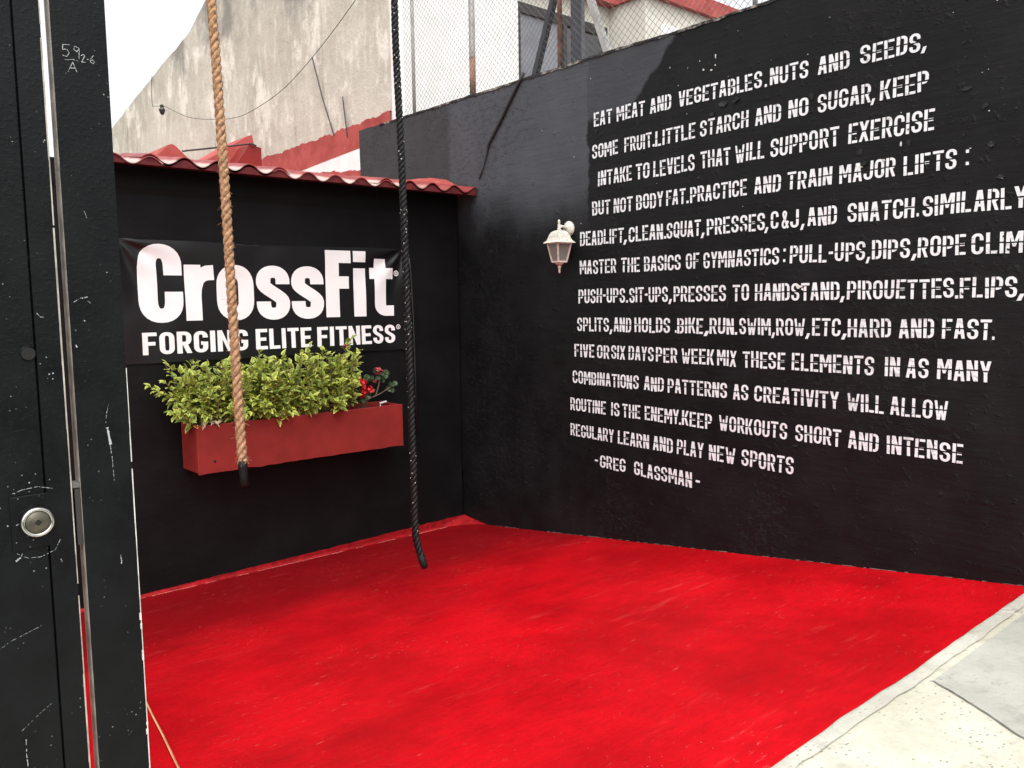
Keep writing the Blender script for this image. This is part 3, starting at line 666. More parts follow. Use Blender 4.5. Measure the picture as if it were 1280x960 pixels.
b.build('masonry', M['back_wall'], back)
# red paint carried up the foot of the wall, with a sagging brushed edge and a cove at the foot
b = MB(); n = 160; rows = []
for i in range(n + 1):
    x = 0.6 + (XW - 0.004 - 0.6) * i / n
    t = max(0, (x - 1.7) / 2.85)
    top = 0.020 + 0.055 * t + 0.005 * noise.noise(Vector((x * 9, 0, 1))) + 0.004 * noise.noise(Vector((x * 31, 0, 1)))
    rows.append([b.vert(p) for p in ((x, YB - .030, floor_z(YB) + 0.001), (x, YB - .016, 0.010), (x, YB - back_d(x, top) - .005, 0.019), (x, YB - back_d(x, top) - .004, max(top, .021)), (x, YB + .01, max(top, .021) + .001))])
for i in range(n):
    for k in range(4): b.face((rows[i][k], rows[i+1][k], rows[i+1][k+1], rows[i][k+1]))
b.build('red_skirting', M['red_skirt'], back, smooth=False)
b = MB(); rg = random.Random(21); x = 1.7
while x < XW - .1:
    L = rg.uniform(.02, .12); w_ = rg.uniform(.002, .005)
    if rg.random() < .72: b.poly([(x, YB - .0315 - w_, floor_z(YB) + .0062), (x + L, YB - .0315 - w_ * rg.uniform(.5, 1), floor_z(YB) + .0062), (x + L, YB - .0305, floor_z(YB) + .0075), (x, YB - .0305, floor_z(YB) + .0075)])
    x += L
b.build('scuffed_foot', M['chip_pink'], back)
b = MB(); y = 1.2
while y < 5.5:
    L = rg.uniform(.008, .05); h = rg.uniform(.0008, .0045); z = floor_z(y) + .003; z2 = floor_z(y + L) + .003
    if rg.random() < .6: b.poly([(XW - wall_d(y, z) - .004, y, z), (XW - wall_d(y + L, z2) - .004, y + L, z2), (XW - wall_d(y + L, z2) - .004, y + L, z2 + h * rg.uniform(.3, 1)), (XW - wall_d(y, z) - .004, y, z + h)])
    y += L
b.build('scuffed_foot', M['chip_grey'], wall)
# small cove of red cement filling the corner
b = MB(); cz = floor_z(YB); cc = []
pts = [(XW - .40, YB - .02), (XW - .006, YB - .02), (XW - .006, YB - .34)]
apex = b.vert((XW - .010, YB - .012, 0.078)); fl = []
for k in range(13):
    t = k / 12; x = XW - 0.42 * (1 - t) ** 2 - .008; y = YB - 0.34 * t ** 2 - .008
    fl.append(b.vert((x, y, floor_z(y) + .002)))
    if k: b.face((apex, fl[-2], fl[-1]))
b.build('corner_fillet', M['red_skirt'], back)

# ------------------------------------------------------------------ coping of corrugated red tile sheets
cop = thing('tile_coping', 'wavy red tile coping overhanging the black back wall', 'roof tiles', (2, YB - .1, 3))
def sheet_tile(xa, xb_, lift, rot):
    b = MB(); nx = max(8, int((xb_ - xa) / PER * 16)); ys = [5.665, 5.70, 5.78, 5.90, 6.02, 6.16]; top = {}; bot = {}
    rg = random.Random(int(xa * 100))
    for i in range(nx + 1):
        x = xa + (xb_ - xa) * i / nx
        a = 0.026 * cos(2 * pi * (x - PH) / PER)
        a = a
        for j, y in enumerate(ys):
            z = 2.962 + a + (y - 5.665) * (0.168 + rot * .5) + lift * (1 - j * .1) + 0.003 * noise.noise(Vector((x * 6, y * 6, 2)))
            yy = y + (0.006 * noise.noise(Vector((x * 12, 0, 4))) if j == 0 else 0)
            top[i, j] = b.vert((x, yy, z + .0035)); bot[i, j] = b.vert((x, yy, z - .0035))
    m_ = len(ys) - 1
    for i in range(nx):
        for j in range(m_):
            b.face((top[i, j], top[i+1, j], top[i+1, j+1], top[i, j+1])); b.face((bot[i, j], bot[i, j+1], bot[i+1, j+1], bot[i+1, j]))
        b.face((bot[i, 0], bot[i+1, 0], top[i+1, 0], top[i, 0])); b.face((top[i, m_], top[i+1, m_], bot[i+1, m_], bot[i, m_]))
    for j in range(m_):
        b.face((top[0, j], top[0, j+1], bot[0, j+1], bot[0, j])); b.face((top[nx, j+1], top[nx, j], bot[nx, j], bot[nx, j+1]))
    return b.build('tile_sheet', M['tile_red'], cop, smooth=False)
spans = [(1.42, 1.93, 0.0, 0.0), (1.80, 2.83, 0.016, -.012), (2.70, 3.70, 0.0, .01), (3.565, XW - .008, 0.015, 0.0)]
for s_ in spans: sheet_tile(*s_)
b = MB(); n = 560; rows = []          # mortar closing the arches under the sheets, struck off level along its foot
for i in range(n + 1):
    x = 1.43 + (XW - .012 - 1.43) * i / n; a = 0.026 * cos(2 * pi * (x - PH) / PER)
    lo = 2.9345 + .002 * noise.noise(Vector((x * 5, 0, 3))) ; up = max(lo + .001, 2.962 + a - .002); yf = 5.674 + .003 * noise.noise(Vector((x * 15, 2, 3)))
    rows.append([b.vert((x, yf, up)), b.vert((x, yf, lo)), b.vert((x, YB - .004, lo + .03)), b.vert((x, YB - .004, up + .04))])
for i in range(n):
    for k in range(3): b.face((rows[i][k], rows[i+1][k], rows[i+1][k+1], rows[i][k+1]))
b.build('arch_filler', M['tile_fill'], cop)
# mortar bed under the sheets so that no sky shows between coping and wall
b = MB(); b.box((1.43, YB + .02, 2.9705), (XW - .02, YB + .17, 2.99)); b.build('mortar_bed', M['back_wall'], cop)
b = MB(); rows = []; n = 40           # red painted mortar heaped between the last sheet and the lettered wall
for i in range(n + 1):
    x = 3.70 + (XW - .01 - 3.70) * i / n; t = i / n
    hgt = [(0, .0), (.25, .015), (.55, .05), (.80, .085), (.90, .085), (1.0, .05)]
    h = next(a[1] + (c_[1] - a[1]) * (t - a[0]) / (c_[0] - a[0]) for a, c_ in zip(hgt, hgt[1:]) if a[0] <= t <= c_[0]) + .006 * noise.noise(Vector((x * 13, 0, 5)))
    yf = 5.80 - .06 * t; sl = lambda y: 2.962 + (y - 5.665) * .168
    rows.append([b.vert(p) for p in ((x, yf, sl(yf) - .02), (x, yf + .10, sl(yf + .10) + h * .45), (x, yf + .24, sl(yf + .24) + h * .95), (x, yf + .36, sl(yf + .36) + h), (x, yf + .40, sl(yf) - .02))])
for i in range(n):
    for k in range(4): b.face((rows[i][k], rows[i+1][k], rows[i+1][k+1], rows[i][k+1]))
b.face(rows[0][::-1]); b.face(rows[-1]); b.build('mortar_fillet', M['red_masonry'], cop)

# flat roof of the low building behind the back wall
b = MB(); b.box((1.45, YB + .19, -0.45), (5.10, 17.9, 3.02)); o = b.build('flat_roof_annexe', M['red_masonry'])
tag(o, 'low flat roofed annexe with red painted roof behind the tile coping', 'building')

# red masonry peaks on that roof
def peak(name, label, prof, y0, y1):
    b = MB(); f = [b.vert((x, y0, z)) for x, z in prof]; k = [b.vert((x, y1, z)) for x, z in prof]; n = len(prof)
    b.face(f); b.face(k[::-1])
    for i in range(n): b.face((f[i], f[(i+1)%n], k[(i+1)%n], k[i]))
    o = b.build(name, M['red_masonry']); return tag(o, label, 'roof upstand')
peak('masonry_peak', 'small pointed red masonry peak left of the tan rope', [(2.16, 3.06), (2.66, 3.06), (2.60, 3.17), (2.46, 3.30), (2.43, 3.315), (2.40, 3.305), (2.28, 3.18)], 6.9, 7.35)
rt = thing('masonry_peak', 'larger red masonry peak with a darker box face, right of the tan rope', 'roof upstand', (2.9, 6.95, 3.06))
b = MB()
prof = [(2.55, 3.06), (3.20, 3.06), (3.128, 3.475), (3.09, 3.462), (2.72, 3.22)]
f = [b.vert((x, 6.95, z)) for x, z in prof]; k = [b.vert((x, 7.5, z)) for x, z in prof]
b.face(f); b.face(k[::-1])
for i in range(5): b.face((f[i], f[(i+1)%5], k[(i+1)%5], k[i]))
b.build('wedge', M['red_masonry'], rt)
b = MB(); q = [(2.80, 6.72, 3.06), (3.10, 6.72, 3.06), (3.10, 6.72, 3.33), (3.00, 6.72, 3.345)]; q2 = [(x, 6.945, z + (.0)) for x, y, z in q]
i0 = [b.vert(p) for p in q]; i1 = [b.vert(p) for p in q2]; b.face(i0); b.face(i1[::-1])
for i in range(4): b.face((i0[i], i0[(i+1)%4], i1[(i+1)%4], i1[i]))
b.build('box_face', M['planter'], rt)
b = MB(); b.tube([(2.50, 6.88, 3.262), (2.75, 6.80, 3.306), (3.01, 6.71, 3.352), (3.05, 6.70, 3.338)], .007, 6)
tag(b.build('steel_rod', M['rubber']), 'thin dark rod spanning between the two red masonry peaks', 'rod')

# ------------------------------------------------------------------ house behind
PX = 5.126
house = thing('neighbour_house', 'white and cream house with a stained plaster side wall and red roof edge', 'house', (8, 7.8, 0))
b = MB()
top = [(17.9, 5.53), (14.9, 6.10), (13.6, 6.30), (12.79, 6.62), (10.5, 7.45), (7.86, 7.45)]
nyy = 60; ids = {}
def ptop(y):
    for (ya, za), (yb, zb) in zip(top, top[1:]):
        if yb <= y <= ya: return za + (zb - za) * (ya - y) / (ya - yb)
    return top[-1][1]
for i in range(nyy + 1):
    y = 7.8 + (17.9 - 7.8) * i / nyy; zt = ptop(max(7.86, y)) + 0.02 * noise.noise(Vector((y * 3, 0, 0)))
    for j in range(25):
        z = -0.45 + (zt + .45) * j / 24
        ids[i, j] = b.vert((PX - 0.012 * noise.noise(Vector((y * .8, z * .8, 0))), y, z))
for i in range(nyy):
    for j in range(24): b.face((ids[i, j], ids[i, j+1], ids[i+1, j+1], ids[i+1, j]))
bkv = [b.vert((PX + .2, 7.8 + (17.9 - 7.8) * i / nyy, b.v[ids[i, 24]][2])) for i in range(nyy + 1)]
for i in range(nyy): b.face((ids[i, 24], bkv[i], bkv[i+1], ids[i+1, 24]))
e0 = b.vert((PX + .2, 7.8, -.45)); e1 = b.vert((PX + .2, 17.9, -.45))
b.face([ids[0, j] for j in range(25)] + [bkv[0], e0]); b.face([ids[nyy, j] for j in range(24, -1, -1)] + [e1, bkv[-1]]); b.face([e0, e1] + bkv[::-1])
b.build('plaster_side_wall', M['plaster'], house)
# painted bands along the foot of the plaster, ragged along their upper edges
def band(name, mt, pts_lo, pts_hi, px, rag, seed):
    b = MB(); n = 110; rows = []
    def ip(p, y):
        for (ya, za), (yb, zb) in zip(p, p[1:]):
            if ya <= y <= yb: return za + (zb - za) * (y - ya) / (yb - ya)
        return p[-1][1]
    a, c_ = pts_lo[0][0], pts_lo[-1][0]
    for i in range(n + 1):
        y = a + (c_ - a) * i / n
        hi = ip(pts_hi, y) + rag * (noise.noise(Vector((y * 5, seed, 0))) + .8 * noise.noise(Vector((y * 19, seed, 3)))); lo = ip(pts_lo, y)
        hi = max(hi, lo + .005)
        xx = px - .014
        rows.append([b.vert((xx, y, lo)), b.vert((xx, y, hi)), b.vert((PX + .02, y, hi))])
    for i in range(n):
        for k in range(2): b.face((rows[i][k], rows[i][k+1], rows[i+1][k+1], rows[i+1][k]))
    return b.build(name, mt, house)
band('whitewash_band', M['white_wash'], [(7.82, 3.30), (11.5, 3.30)], [(7.82, 3.82), (9.4, 3.84), (10.3, 3.80), (11.5, 3.72)], PX - .003, .02, 1)
band('red_base_band', M['red_masonry'], [(7.82, 3.06), (12.6, 3.06)], [(7.82, 3.50), (8.6, 3.56), (9.6, 3.66), (12.6, 3.66)], PX - .009, .02, 2)
band('red_flashing', M['red_masonry'], [(7.82, 3.79), (8.5, 3.80), (9.4, 3.755), (10.0, 3.72), (10.5, 3.68), (11.3, 3.60), (12.2, 3.45)], [(7.82, 4.10), (8.5, 4.08), (9.1, 4.06), (10.2, 4.04), (11.3, 4.03), (12.2, 4.03)], PX - .006, .035, 3)
b = MB(); b.box((PX + .21, 7.8, -.45), (8.6, 11.9, 6.0)); b.build('main_wall', M['cream'], house)
b = MB(); b.box((8.602, 7.18, -.45), (13.5, 11.9, 6.0)); b.build('wing_wall', M['cream'], house)
b = MB(); b.box((PX - .01, 7.70, -.45), (6.875, 7.797, 5.995)); b.build('white_front_panel', M['white_wash'], house)
b = MB(); b.box((PX + .21, 7.64, 5.90), (8.55, 12.0, 6.12)); b.box((8.551, 7.10, 5.90), (13.6, 12.0, 6.12)); b.build('red_fascia', M['red_masonry'], house)
b = MB(); b.box((8.9, 7.155, -.45), (13.0, 7.178, 5.62)); b.build('pale_render_panel', M['white_wash'], house)
# window
wf = MB(); X0, X1, Z0, Z1, YW = 6.90, 8.50, 4.05, 5.62, 7.74
for q in (((X0, YW, Z1 - .12), (X1, YW + .06, Z1)), ((X0, YW, Z0), (X1, YW + .06, Z0 + .06)), ((X0, YW + .001, Z0 + .06), (X0 + .05, YW + .06, Z1 - .12)), ((X1 - .06, YW + .001, Z0 + .06), (X1, YW + .06, Z1 - .12)), ((7.68, YW + .001, Z0 + .06), (7.74, YW + .06, Z1 - .12))): wf.box(*q)
win = wf.build('window', M['winframe'], house)
p_ = MB(); p_.box((X0 + .05, YW + .03, Z0 + .06), (7.68, YW + .04, Z1 - .12)); p_.build('pane', M['pane'], win)
l_ = MB()
for k in range(13):
    z = Z0 + .09 + k * .107
    mt_ = Matrix.Translation((8.09, YW + .035, z)) @ Matrix.Rotation(radians(-62), 4, 'X')
    l_.box((-.345, -.05, -.003), (.345, .05, .003), 0, mt_)
l_.build('louvres', M['pane'], win)

# cable and rods on the plaster side wall
def P(y, z, d=.03): return (PX - d, y, z)
pts = []
ctrl = [(14.65, 5.38), (13.6, 5.02), (12.5, 4.80), (11.7, 4.70), (10.97, 4.72), (10.2, 4.82), (9.47, 5.02), (8.9, 5.22), (8.405, 5.42), (7.9, 5.66)]
pts = rope_path([P(y, z, .05) for y, z in ctrl], .08)
b = MB(); b.tube(pts, .0042, 5); b.tube([P(14.65, 5.38, .05), P(15.3, 5.50, .04), P(15.35, 5.80, .03), P(15.3, 6.02, .02)], .005, 5)
tag(b.build('drooping_cable', M['rubber']), 'thin drooping cable strung across the stained plaster wall', 'cable')
b = MB(); b.lathe([(.015, 0), (.04, .03), (.055, .08), (.03, .12), (.035, .15), (.015, .17)], 8, P(14.6, 5.22, .12)); b.bar(P(14.6, 5.37, -.01), P(14.6, 5.37, .14), .04, .04)
tag(b.build('cable_bracket', M['pipe']), 'dark cable bracket fixed high on the stained plaster wall', 'bracket')
b = MB(); b.tube([P(9.47, 5.02, .05), P(9.25, 4.5, .05), P(9.04, 4.03, .03)], .008, 5)
tag(b.build('steel_stay', M['rubber']), 'long slanting dark rod hanging from the drooping cable', 'rod')
b = MB(); b.tube([P(8.79, 4.43, .04), P(8.73, 3.96, .03)], .007, 5)
tag(b.build('steel_stub', M['rubber']), 'short upright dark rod above the red flashing', 'rod')

# ------------------------------------------------------------------ chain link fence on the wall
FX = XW + 0.075
fence = thing('chain_link_fence', 'wire mesh fence on slim posts along the top of the lettered wall', 'fence', (FX, 5, WTOP))
b = MB(); ya, yb, za, zb = 2.95, 6.86, WTOP + .02, 5.75; s_ = 0.056
def wire(p, q, off):
    d = (Vector(q) - Vector(p)); L = d.length
    b.tube([(FX + off, p[0], p[1]), (FX + off, q[0], q[1])], .00155, 3, cap=False)
k = ya - (zb - za)
while k < yb:
    # rising wires
    y0_, z0_ = k, za; y1_, z1_ = k + (zb - za), zb
    if y0_ < ya: z0_ += ya - y0_; y0_ = ya
    if y1_ > yb: z1_ -= y1_ - yb; y1_ = yb
    if z1_ > z0_: wire((y0_, z0_), (y1_, z1_), .0015); wire((ya + yb - y0_, z0_), (ya + yb - y1_, z1_), -.0015)
    k += s_
b.build('wire_mesh', M['wire'], fence)
b = MB(); b.tube([(FX - .006, ya, za + .005), (FX - .006, yb, za + .005)], .003, 5); b.build('bottom_wire', M['wire'], fence)
for y, z_, r, mk in ((6.75, 6.1, .017, 'post_grey'), (5.85, 6.1, .028, 'post_grey'), (3.03, 6.1, .016, 'post_grey')):
    b = MB(); b.tube([(FX + .035, y, WTOP - .02), (FX + .035, y, 4.25), (FX + .035, y, z_)], r, 10, 0); o = b.build('fence_post', M[mk], fence, smooth=True)
b = MB(); b.tube([(FX + .035, 5.85, WTOP - .01), (FX + .035, 5.85, 4.15)], .0288, 10); b.build('rust_stain', M['rust'], fence, smooth=True)
# braced steel post
mast = thing('braced_post', 'dark square steel post with two slanting braces on top of the wall', 'post', (FX + .02, 4.6, WTOP))
b = MB(); b.bar((FX + .07, 4.60, WTOP), (FX + .07, 4.60, 6.4), .085, .085, 0, (1, 0.5, 0)); b.build('upright', M['navy'], mast)
b = MB(); b.bar((FX + .02, 5.04, WTOP + .005), (FX + .02, 4.66, 4.70), .045, .045); b.build('brace', M['navy'], mast)
b = MB(); b.bar((FX + .02, 4.24, WTOP + .02), (FX + .02, 4.56, 4.60), .045, .045); b.build('brace', M['post_grey'], mast)['label'] = 'pale grey brace'
b = MB(); b.bar((FX + .021, 4.30, WTOP + .02), (FX + .021, 5.0, WTOP + .02), .012, .02); b.build('foot_rail', M['post_grey'], mast)
b = MB(); b.tube([(FX + .02, 4.745, WTOP - .01), (FX + .02, 4.745, 6.3)], .02, 8)
tag(b.build('rusty_pole', M['rust'], smooth=True), 'slim rusty brown pole beside the braced steel post', 'pole')
# black cable hanging down the face of the lettered wall
b = MB(); cps = [(5.05, 3.83), (5.11, 3.765), (5.206, 3.66), (5.33, 3.52), (5.5, 3.34), (5.53, 3.25), (5.58, 3.15), (5.63, 3.07)]
b.tube([(XW - wall_d(y, z) - .012, y, z) for y, z in cps], [.014, .014, .013, .013, .013, .007, .006, .006], 7)
tag(b.build('black_cable', M['rubber'], smooth=True), 'black cable hanging down the bleached part of the lettered wall', 'cable')

# ------------------------------------------------------------------ banner
ban = thing('printed_banner', 'wide black vinyl banner with big white printed words on the back wall', 'banner', (2.8, YB - .02, 2.05))
BX0, BX1, BZ0, BZ1 = 1.69, 3.965, 1.630, 2.478
def ban_y(x, z):
    u = (x - BX0) / (BX1 - BX0); v = (z - BZ0) / (BZ1 - BZ0)
    d = 0.014 + 0.004 * noise.noise(Vector((x * 2.2, z * 2.2, 40)))
    # slack swags under the top hem and tension folds running from the top corners
    d += 0.024 * max(0, v - .70) * (1 + sin(u * 21 + v * 7 + 1.0)) * min(1, 6 * u) * min(1, 6 * (1 - u))
    for (cx, cz, sg) in ((BX0, BZ1, 1), (BX1, BZ1, -1)):
        dx, dz = (x - cx) * sg, cz - z; r = hypot(dx, dz); a = math.atan2(dz, max(dx, 1e-4))
        d += 0.016 * math.exp(-r * 2.6) * sin(a * 9.0) * min(1, r * 7)
    d += 0.004 * sin(x * 9 + z * 5) * (1 - v) + 0.004 * noise.noise(Vector((x * 5 - z * 2, z * 3, 44)))
    return YB - max(d, .008)
b = MB(); nx, nz = 182, 68; ids = {}
def ban_edge(x, z):
    u = (x - BX0) / (BX1 - BX0); return z - 0.010 * sin(u * pi) * ((z - BZ0) / (BZ1 - BZ0)) + 0.006 * noise.noise(Vector((x * 2.5, 0, 1))) 
for j in range(nz + 1):
    for i in range(nx + 1):
        x = BX0 + (BX1 - BX0) * i / nx; z = BZ0 + (BZ1 - BZ0) * j / nz
        ids[i, j] = b.vert((x, ban_y(x, z), ban_edge(x, z) if j in (0, nz) else z))
for j in range(nz):
    for i in range(nx): b.face((ids[i, j], ids[i+1, j], ids[i+1, j+1], ids[i, j+1]))
b.build('vinyl_sheet', M['vinyl'], ban, smooth=True)
def put(b, polys, layer=0):
    for p in polys:
        for r in grid_clip(p, 0.0125): b.poly([(x, ban_y(x, z) - .0016 - .0003 * layer, z) for x, z in r])
def rib(pts, hw, hh, closed=False): return stroke_polys(('r', pts, closed), hw, hh)
def rect(x0, z0, x1, z1): return [[(x0, z0), (x1, z0), (x1, z1), (x0, z1)]]
b = MB(); BL, XH, CP = 1.917, 2.310, 2.444
SW, SH = 0.063, 0.049          # half stem, half bar of the heavy title letters
def ring_pts(x0, x1, z0, z1, ry, a0=180, closed=True):
    c, rx = (x0 + x1) / 2, (x1 - x0) / 2
    return arc(c, z1 - ry, rx, ry, 180, 0, 14, 2.3) + arc(c, z0 + ry, rx, ry, 0, -180, 14, 2.3)
def big_c(x0, x1, z0, z1):
    a0, a1, lo, hi = x0 + SW, x1 - SW, z0 + SH, z1 - SH; c, rx, ry = (a0 + a1) / 2, (a1 - a0) / 2, 0.105; h = z1 - z0
    return rib([(a1, z0 + .605 * h)] + arc(c, hi - ry, rx, ry, 0, 180, 14, 2.3) + arc(c, lo + ry, rx, ry, 180, 360, 14, 2.3) + [(a1, z0 + .395 * h)], SW, SH)
put(b, big_c(1.809, 2.109, BL - .010, CP + .004))
put(b, rect(2.124, BL, 2.124 + 2 * SW - .010, XH))                     # r
put(b, rib([(2.192, 2.08), (2.200, 2.150), (2.218, 2.206), (2.248, 2.240), (2.285, 2.254), (2.332, 2.257)], .046, .053), 1)
put(b, stroke_polys(('r', ring_pts(2.350 + SW - .004, 2.628 - SW + .004, BL - .006 + SH, XH + .004 - SH, .10), True), SW - .004, SH))
def small_s(x0, x1, z0, z1):
    hw, hh = SW - .006, SH - .004; a0, a1, lo, hi = x0 + hw, x1 - hw, z0 + hh, z1 - hh; c, rx = (a0 + a1) / 2, (a1 - a0) / 2; ry = .075; h = z1 - z0
    mid = [(a0 + (a1 - a0) * (t * t * (3 - 2 * t)), (hi - ry - .012) + ((lo + ry + .012) - (hi - ry - .012)) * t) for t in [i / 10 for i in range(11)]]
    return rib([(a1, z0 + .66 * h)] + arc(c, hi - ry, rx, ry, 0, 180, 14, 2.3) + mid + arc(c, lo + ry, rx, ry, 0, -180, 14, 2.3) + [(a0, z0 + .34 * h)], hw, hh)
put(b, small_s(2.648, 2.918, BL - .008, XH + .004)); put(b, small_s(2.932, 3.204, BL - .008, XH + .004))
put(b, rect(3.222, BL, 3.222 + 2 * SW - .006, CP))                     # F
put(b, rect(3.222 + 2 * SW - .006, CP - .098, 3.452, CP)); put(b, rect(3.222 + 2 * SW - .006, 2.142, 3.432, 2.240))
put(b, rect(3.474, BL, 3.474 + 2 * SW - .012, XH - .004)); put(b, rect(3.474, CP - .088, 3.474 + 2 * SW - .012, CP))    # i
put(b, rib([(3.726, 2.386), (3.726, BL + .12)] + arc(3.79, BL + .105, .064, .062, 180, 270, 10, 2.3) + [(3.856, BL + .043)], SW - .008, .043))   # t
put(b, rect(3.628, 2.222, 3.671, 2.312)); put(b, rect(3.781, 2.222, 3.852, 2.312))
def reg(x, z, r):
    put(b, stroke_polys(('r', [(x + r * cos(2*pi*k/20), z + r * sin(2*pi*k/20)) for k in range(20)], True), r * .16, r * .16))
    for st in glyph('R', .13, .09, .6)[0]: put(b, [[(x + (q[0] - .3) * r * 1.0, z + (q[1] - .5) * r * 1.05) for q in p] for p in stroke_polys(st, .13, .09)], 1)
reg(3.888, 2.270, .020)
b.build('title_lettering', M['print'], ban)
b = MB(); rng = random.Random(2)
pl_ = lambda u, z, l: (u, ban_y(u, z) - .0016 - .0003 * l, z)
for t, xa, xe in (('FORGING', 1.818, 2.569), ('ELITE', 2.629, 3.086), ('FITNESS', 3.136, 3.861)):
    set_word(b, t, xa, xe, lambda u: 1.689, lambda u: 0.153, pl_, 0.112, 0.080, False, rng, sp=0.10, W=.62, cell=.0125, g=-.002)
reg(3.893, 1.822, .017)
b.build('slogan_lettering', M['print'], ban)
# thin black conduit beside the banner
b = MB(); b.tube([(4.005, YB - .02, 2.47), (4.03, YB - .02, 2.30), (4.045, YB - .02, 1.9), (4.05, YB - .02, 1.45), (4.05, YB - .02, 0.9)], .007, 7)
b.lathe([(.012, -.008), (.014, 0), (.010, .010)], 10, (4.005, YB - .018, 2.478), (0, -1, 0))
tag(b.build('wall_conduit', M['pipe'], smooth=True), 'thin black conduit running down the wall right of the banner', 'conduit')

# ------------------------------------------------------------------ planter and plants
PY0, PY1, PZB, PZT = 5.642, 5.932, 0.870, 1.203
plt = thing('planter_box', 'long red painted planter box fixed below the banner', 'planter', (2.89, 5.79, PZB))
b = MB(); a0, a1 = 2.048, 3.725; th = .022
def nz_(x): return .004 * noise.noise(Vector((x * 5, 0, 2)))
b.box((a0, PY0, PZB), (a1, PY0 + th, PZT)); b.box((a0, PY1 - th, PZB), (a1, PY1, PZT + .004)); b.box((a0, PY0 + th, PZB + .001), (a0 + th, PY1 - th, PZT + .003)); b.box((a1 - th, PY0 + th, PZB + .001), (a1, PY1 - th, PZT - .003)); b.box((a0 + th, PY0 + th, PZB + .002), (a1 - th, PY1 - th, PZB + .03))
n = 60
for i in range(n):     # rough cement fringe under the front edge
    x = a0 + (a1 - a0) * i / n; d = max(0.0, .012 * noise.noise(Vector((x * 9, 1, 1))) + .004)
    b.poly([(x, PY0 - .0015, PZB - d), (x + (a1 - a0) / n, PY0 - .0015, PZB - max(0.0, .012 * noise.noise(Vector(((x + (a1 - a0) / n) * 9, 1, 1))) + .004)), (x + (a1 - a0) / n, PY0 - .0015, PZB + .006), (x, PY0 - .0015, PZB + .006)])
pb = b.build('box_body', M['planter'], plt)
md = pb.modifiers.new('bevel', 'BEVEL'); md.width = .004; md.segments = 2; md.limit_method = 'ANGLE'
b = MB(); ids = {}
for i in range(41):
    for j in range(9):
        x = a0 + th + .002 + (a1 - a0 - 2 * th - .004) * i / 40; y = PY0 + th + .002 + (PY1 - PY0 - 2 * th - .004) * j / 8
        ids[i, j] = b.vert((x, y, PZT - .035 + .02 * noise.noise(Vector((x * 8, y * 8, 0)))))
for i in range(40):
    for j in range(8): b.face((ids[i, j], ids[i+1, j], ids[i+1, j+1], ids[i, j+1]))
b.build('soil', M['soil'], plt)
b = MB(); b.lathe([(.008, 0), (.010, .0015), (.007, .003)], 10, (2.165, PY0, PZB + .075), (0, -1, 0)); b.build('drain_hole', M['void'], plt)

def leaf(b, p, d, nrm, L, W_, curl=0.25, fold=0.3):
    d = d.normalized(); s = d.cross(nrm)
    if s.length < 1e-4: s = d.orthogonal()
    s.normalize(); nn = s.cross(d)
    def q(t, w_, h): return b.vert(p + d * (L * t) + s * (W_ * w_) + nn * (L * h))
    def c(v): b.col.append(v)
    mid = [q(0, 0, 0)]; c(.3)
    mid.append(q(.33, 0, .02)); c(1.0); mid.append(q(.68, 0, -.04 - curl * .25)); c(1.0); mid.append(q(1, 0, -.08 - curl * .7)); c(0.0)
    l = [q(.30, .5, fold * .22)]; c(0.0); l.append(q(.66, .36, fold * .14 - curl * .25)); c(0.0)
    r = [q(.30, -.5, fold * .22)]; c(0.0); r.append(q(.66, -.36, fold * .14 - curl * .25)); c(0.0)
    for sd_ in (l, r):
        b.face((mid[0], mid[1], sd_[0])); b.face((mid[1], mid[2], sd_[1], sd_[0])); b.face((mid[2], mid[3], sd_[1]))
rng = random.Random(7)
sh = thing('variegated_shrub', 'dense yellow green variegated shrub filling the planter box', 'shrub', (2.6, 5.78, PZT - .04))
lb, sb = MB(), MB()
def top_at(x):      # height of the foliage along the planter
    pr = [(1.74, 1.50), (1.86, 1.60), (1.96, 1.665), (2.12, 1.67), (2.30, 1.655), (2.45, 1.64), (2.62, 1.675), (2.85, 1.69), (3.05, 1.70), (3.18, 1.715), (3.30, 1.72), (3.40, 1.56), (3.46, 1.40)]
    for (xa, za_), (xb_, zb_) in zip(pr, pr[1:]):
        if xa <= x <= xb_: return za_ + (zb_ - za_) * (x - xa) / (xb_ - xa)
    return pr[0][1] if x < pr[0][0] else pr[-1][1]
def sprig(base, tip, nl, L0, bend=.05):
    base, tip = Vector(base), Vector(tip); mid = (base + tip) / 2 + Vector((rng.uniform(-bend, bend), rng.uniform(-bend, bend), bend * .6))
    pts = [base * (1 - t) ** 2 + mid * 2 * t * (1 - t) + tip * t * t for t in [i / 6 for i in range(7)]]
    sb.tube(pts, [.0045 - .0004 * i for i in range(7)], 5)
    ph = rng.uniform(0, 6.28)
    for k in range(nl):
        t = 0.22 + 0.78 * (k + rng.random() * .5) / nl; t = min(t, 1.0)
        p = base * (1 - t) ** 2 + mid * 2 * t * (1 - t) + tip * t * t
        ax = ((tip - mid) * t + (mid - base) * (1 - t)).normalized()
        u = ax.orthogonal().normalized(); v = ax.cross(u); ph += 2.4 + rng.uniform(-.4, .4)
        o_ = u * cos(ph) + v * sin(ph)
        d = o_ * (1.0 - .55 * t) + ax * (.25 + .6 * t) + Vector((rng.uniform(-.2, .2), rng.uniform(-.45, .1), rng.uniform(-.25, .2)))
        nrm = Vector((0, -.25, 1)) + ax * .4 + Vector((rng.uniform(-.5, .5), rng.uniform(-.5, .3), rng.uniform(-.3, .3)))
        L = L0 * rng.uniform(.65, 1.15) * (1.0 - .25 * t)
        leaf(lb, p + o_ * .004, d, nrm, L, L * rng.uniform(.58, .74), rng.uniform(.1, .45), rng.uniform(.2, .8))
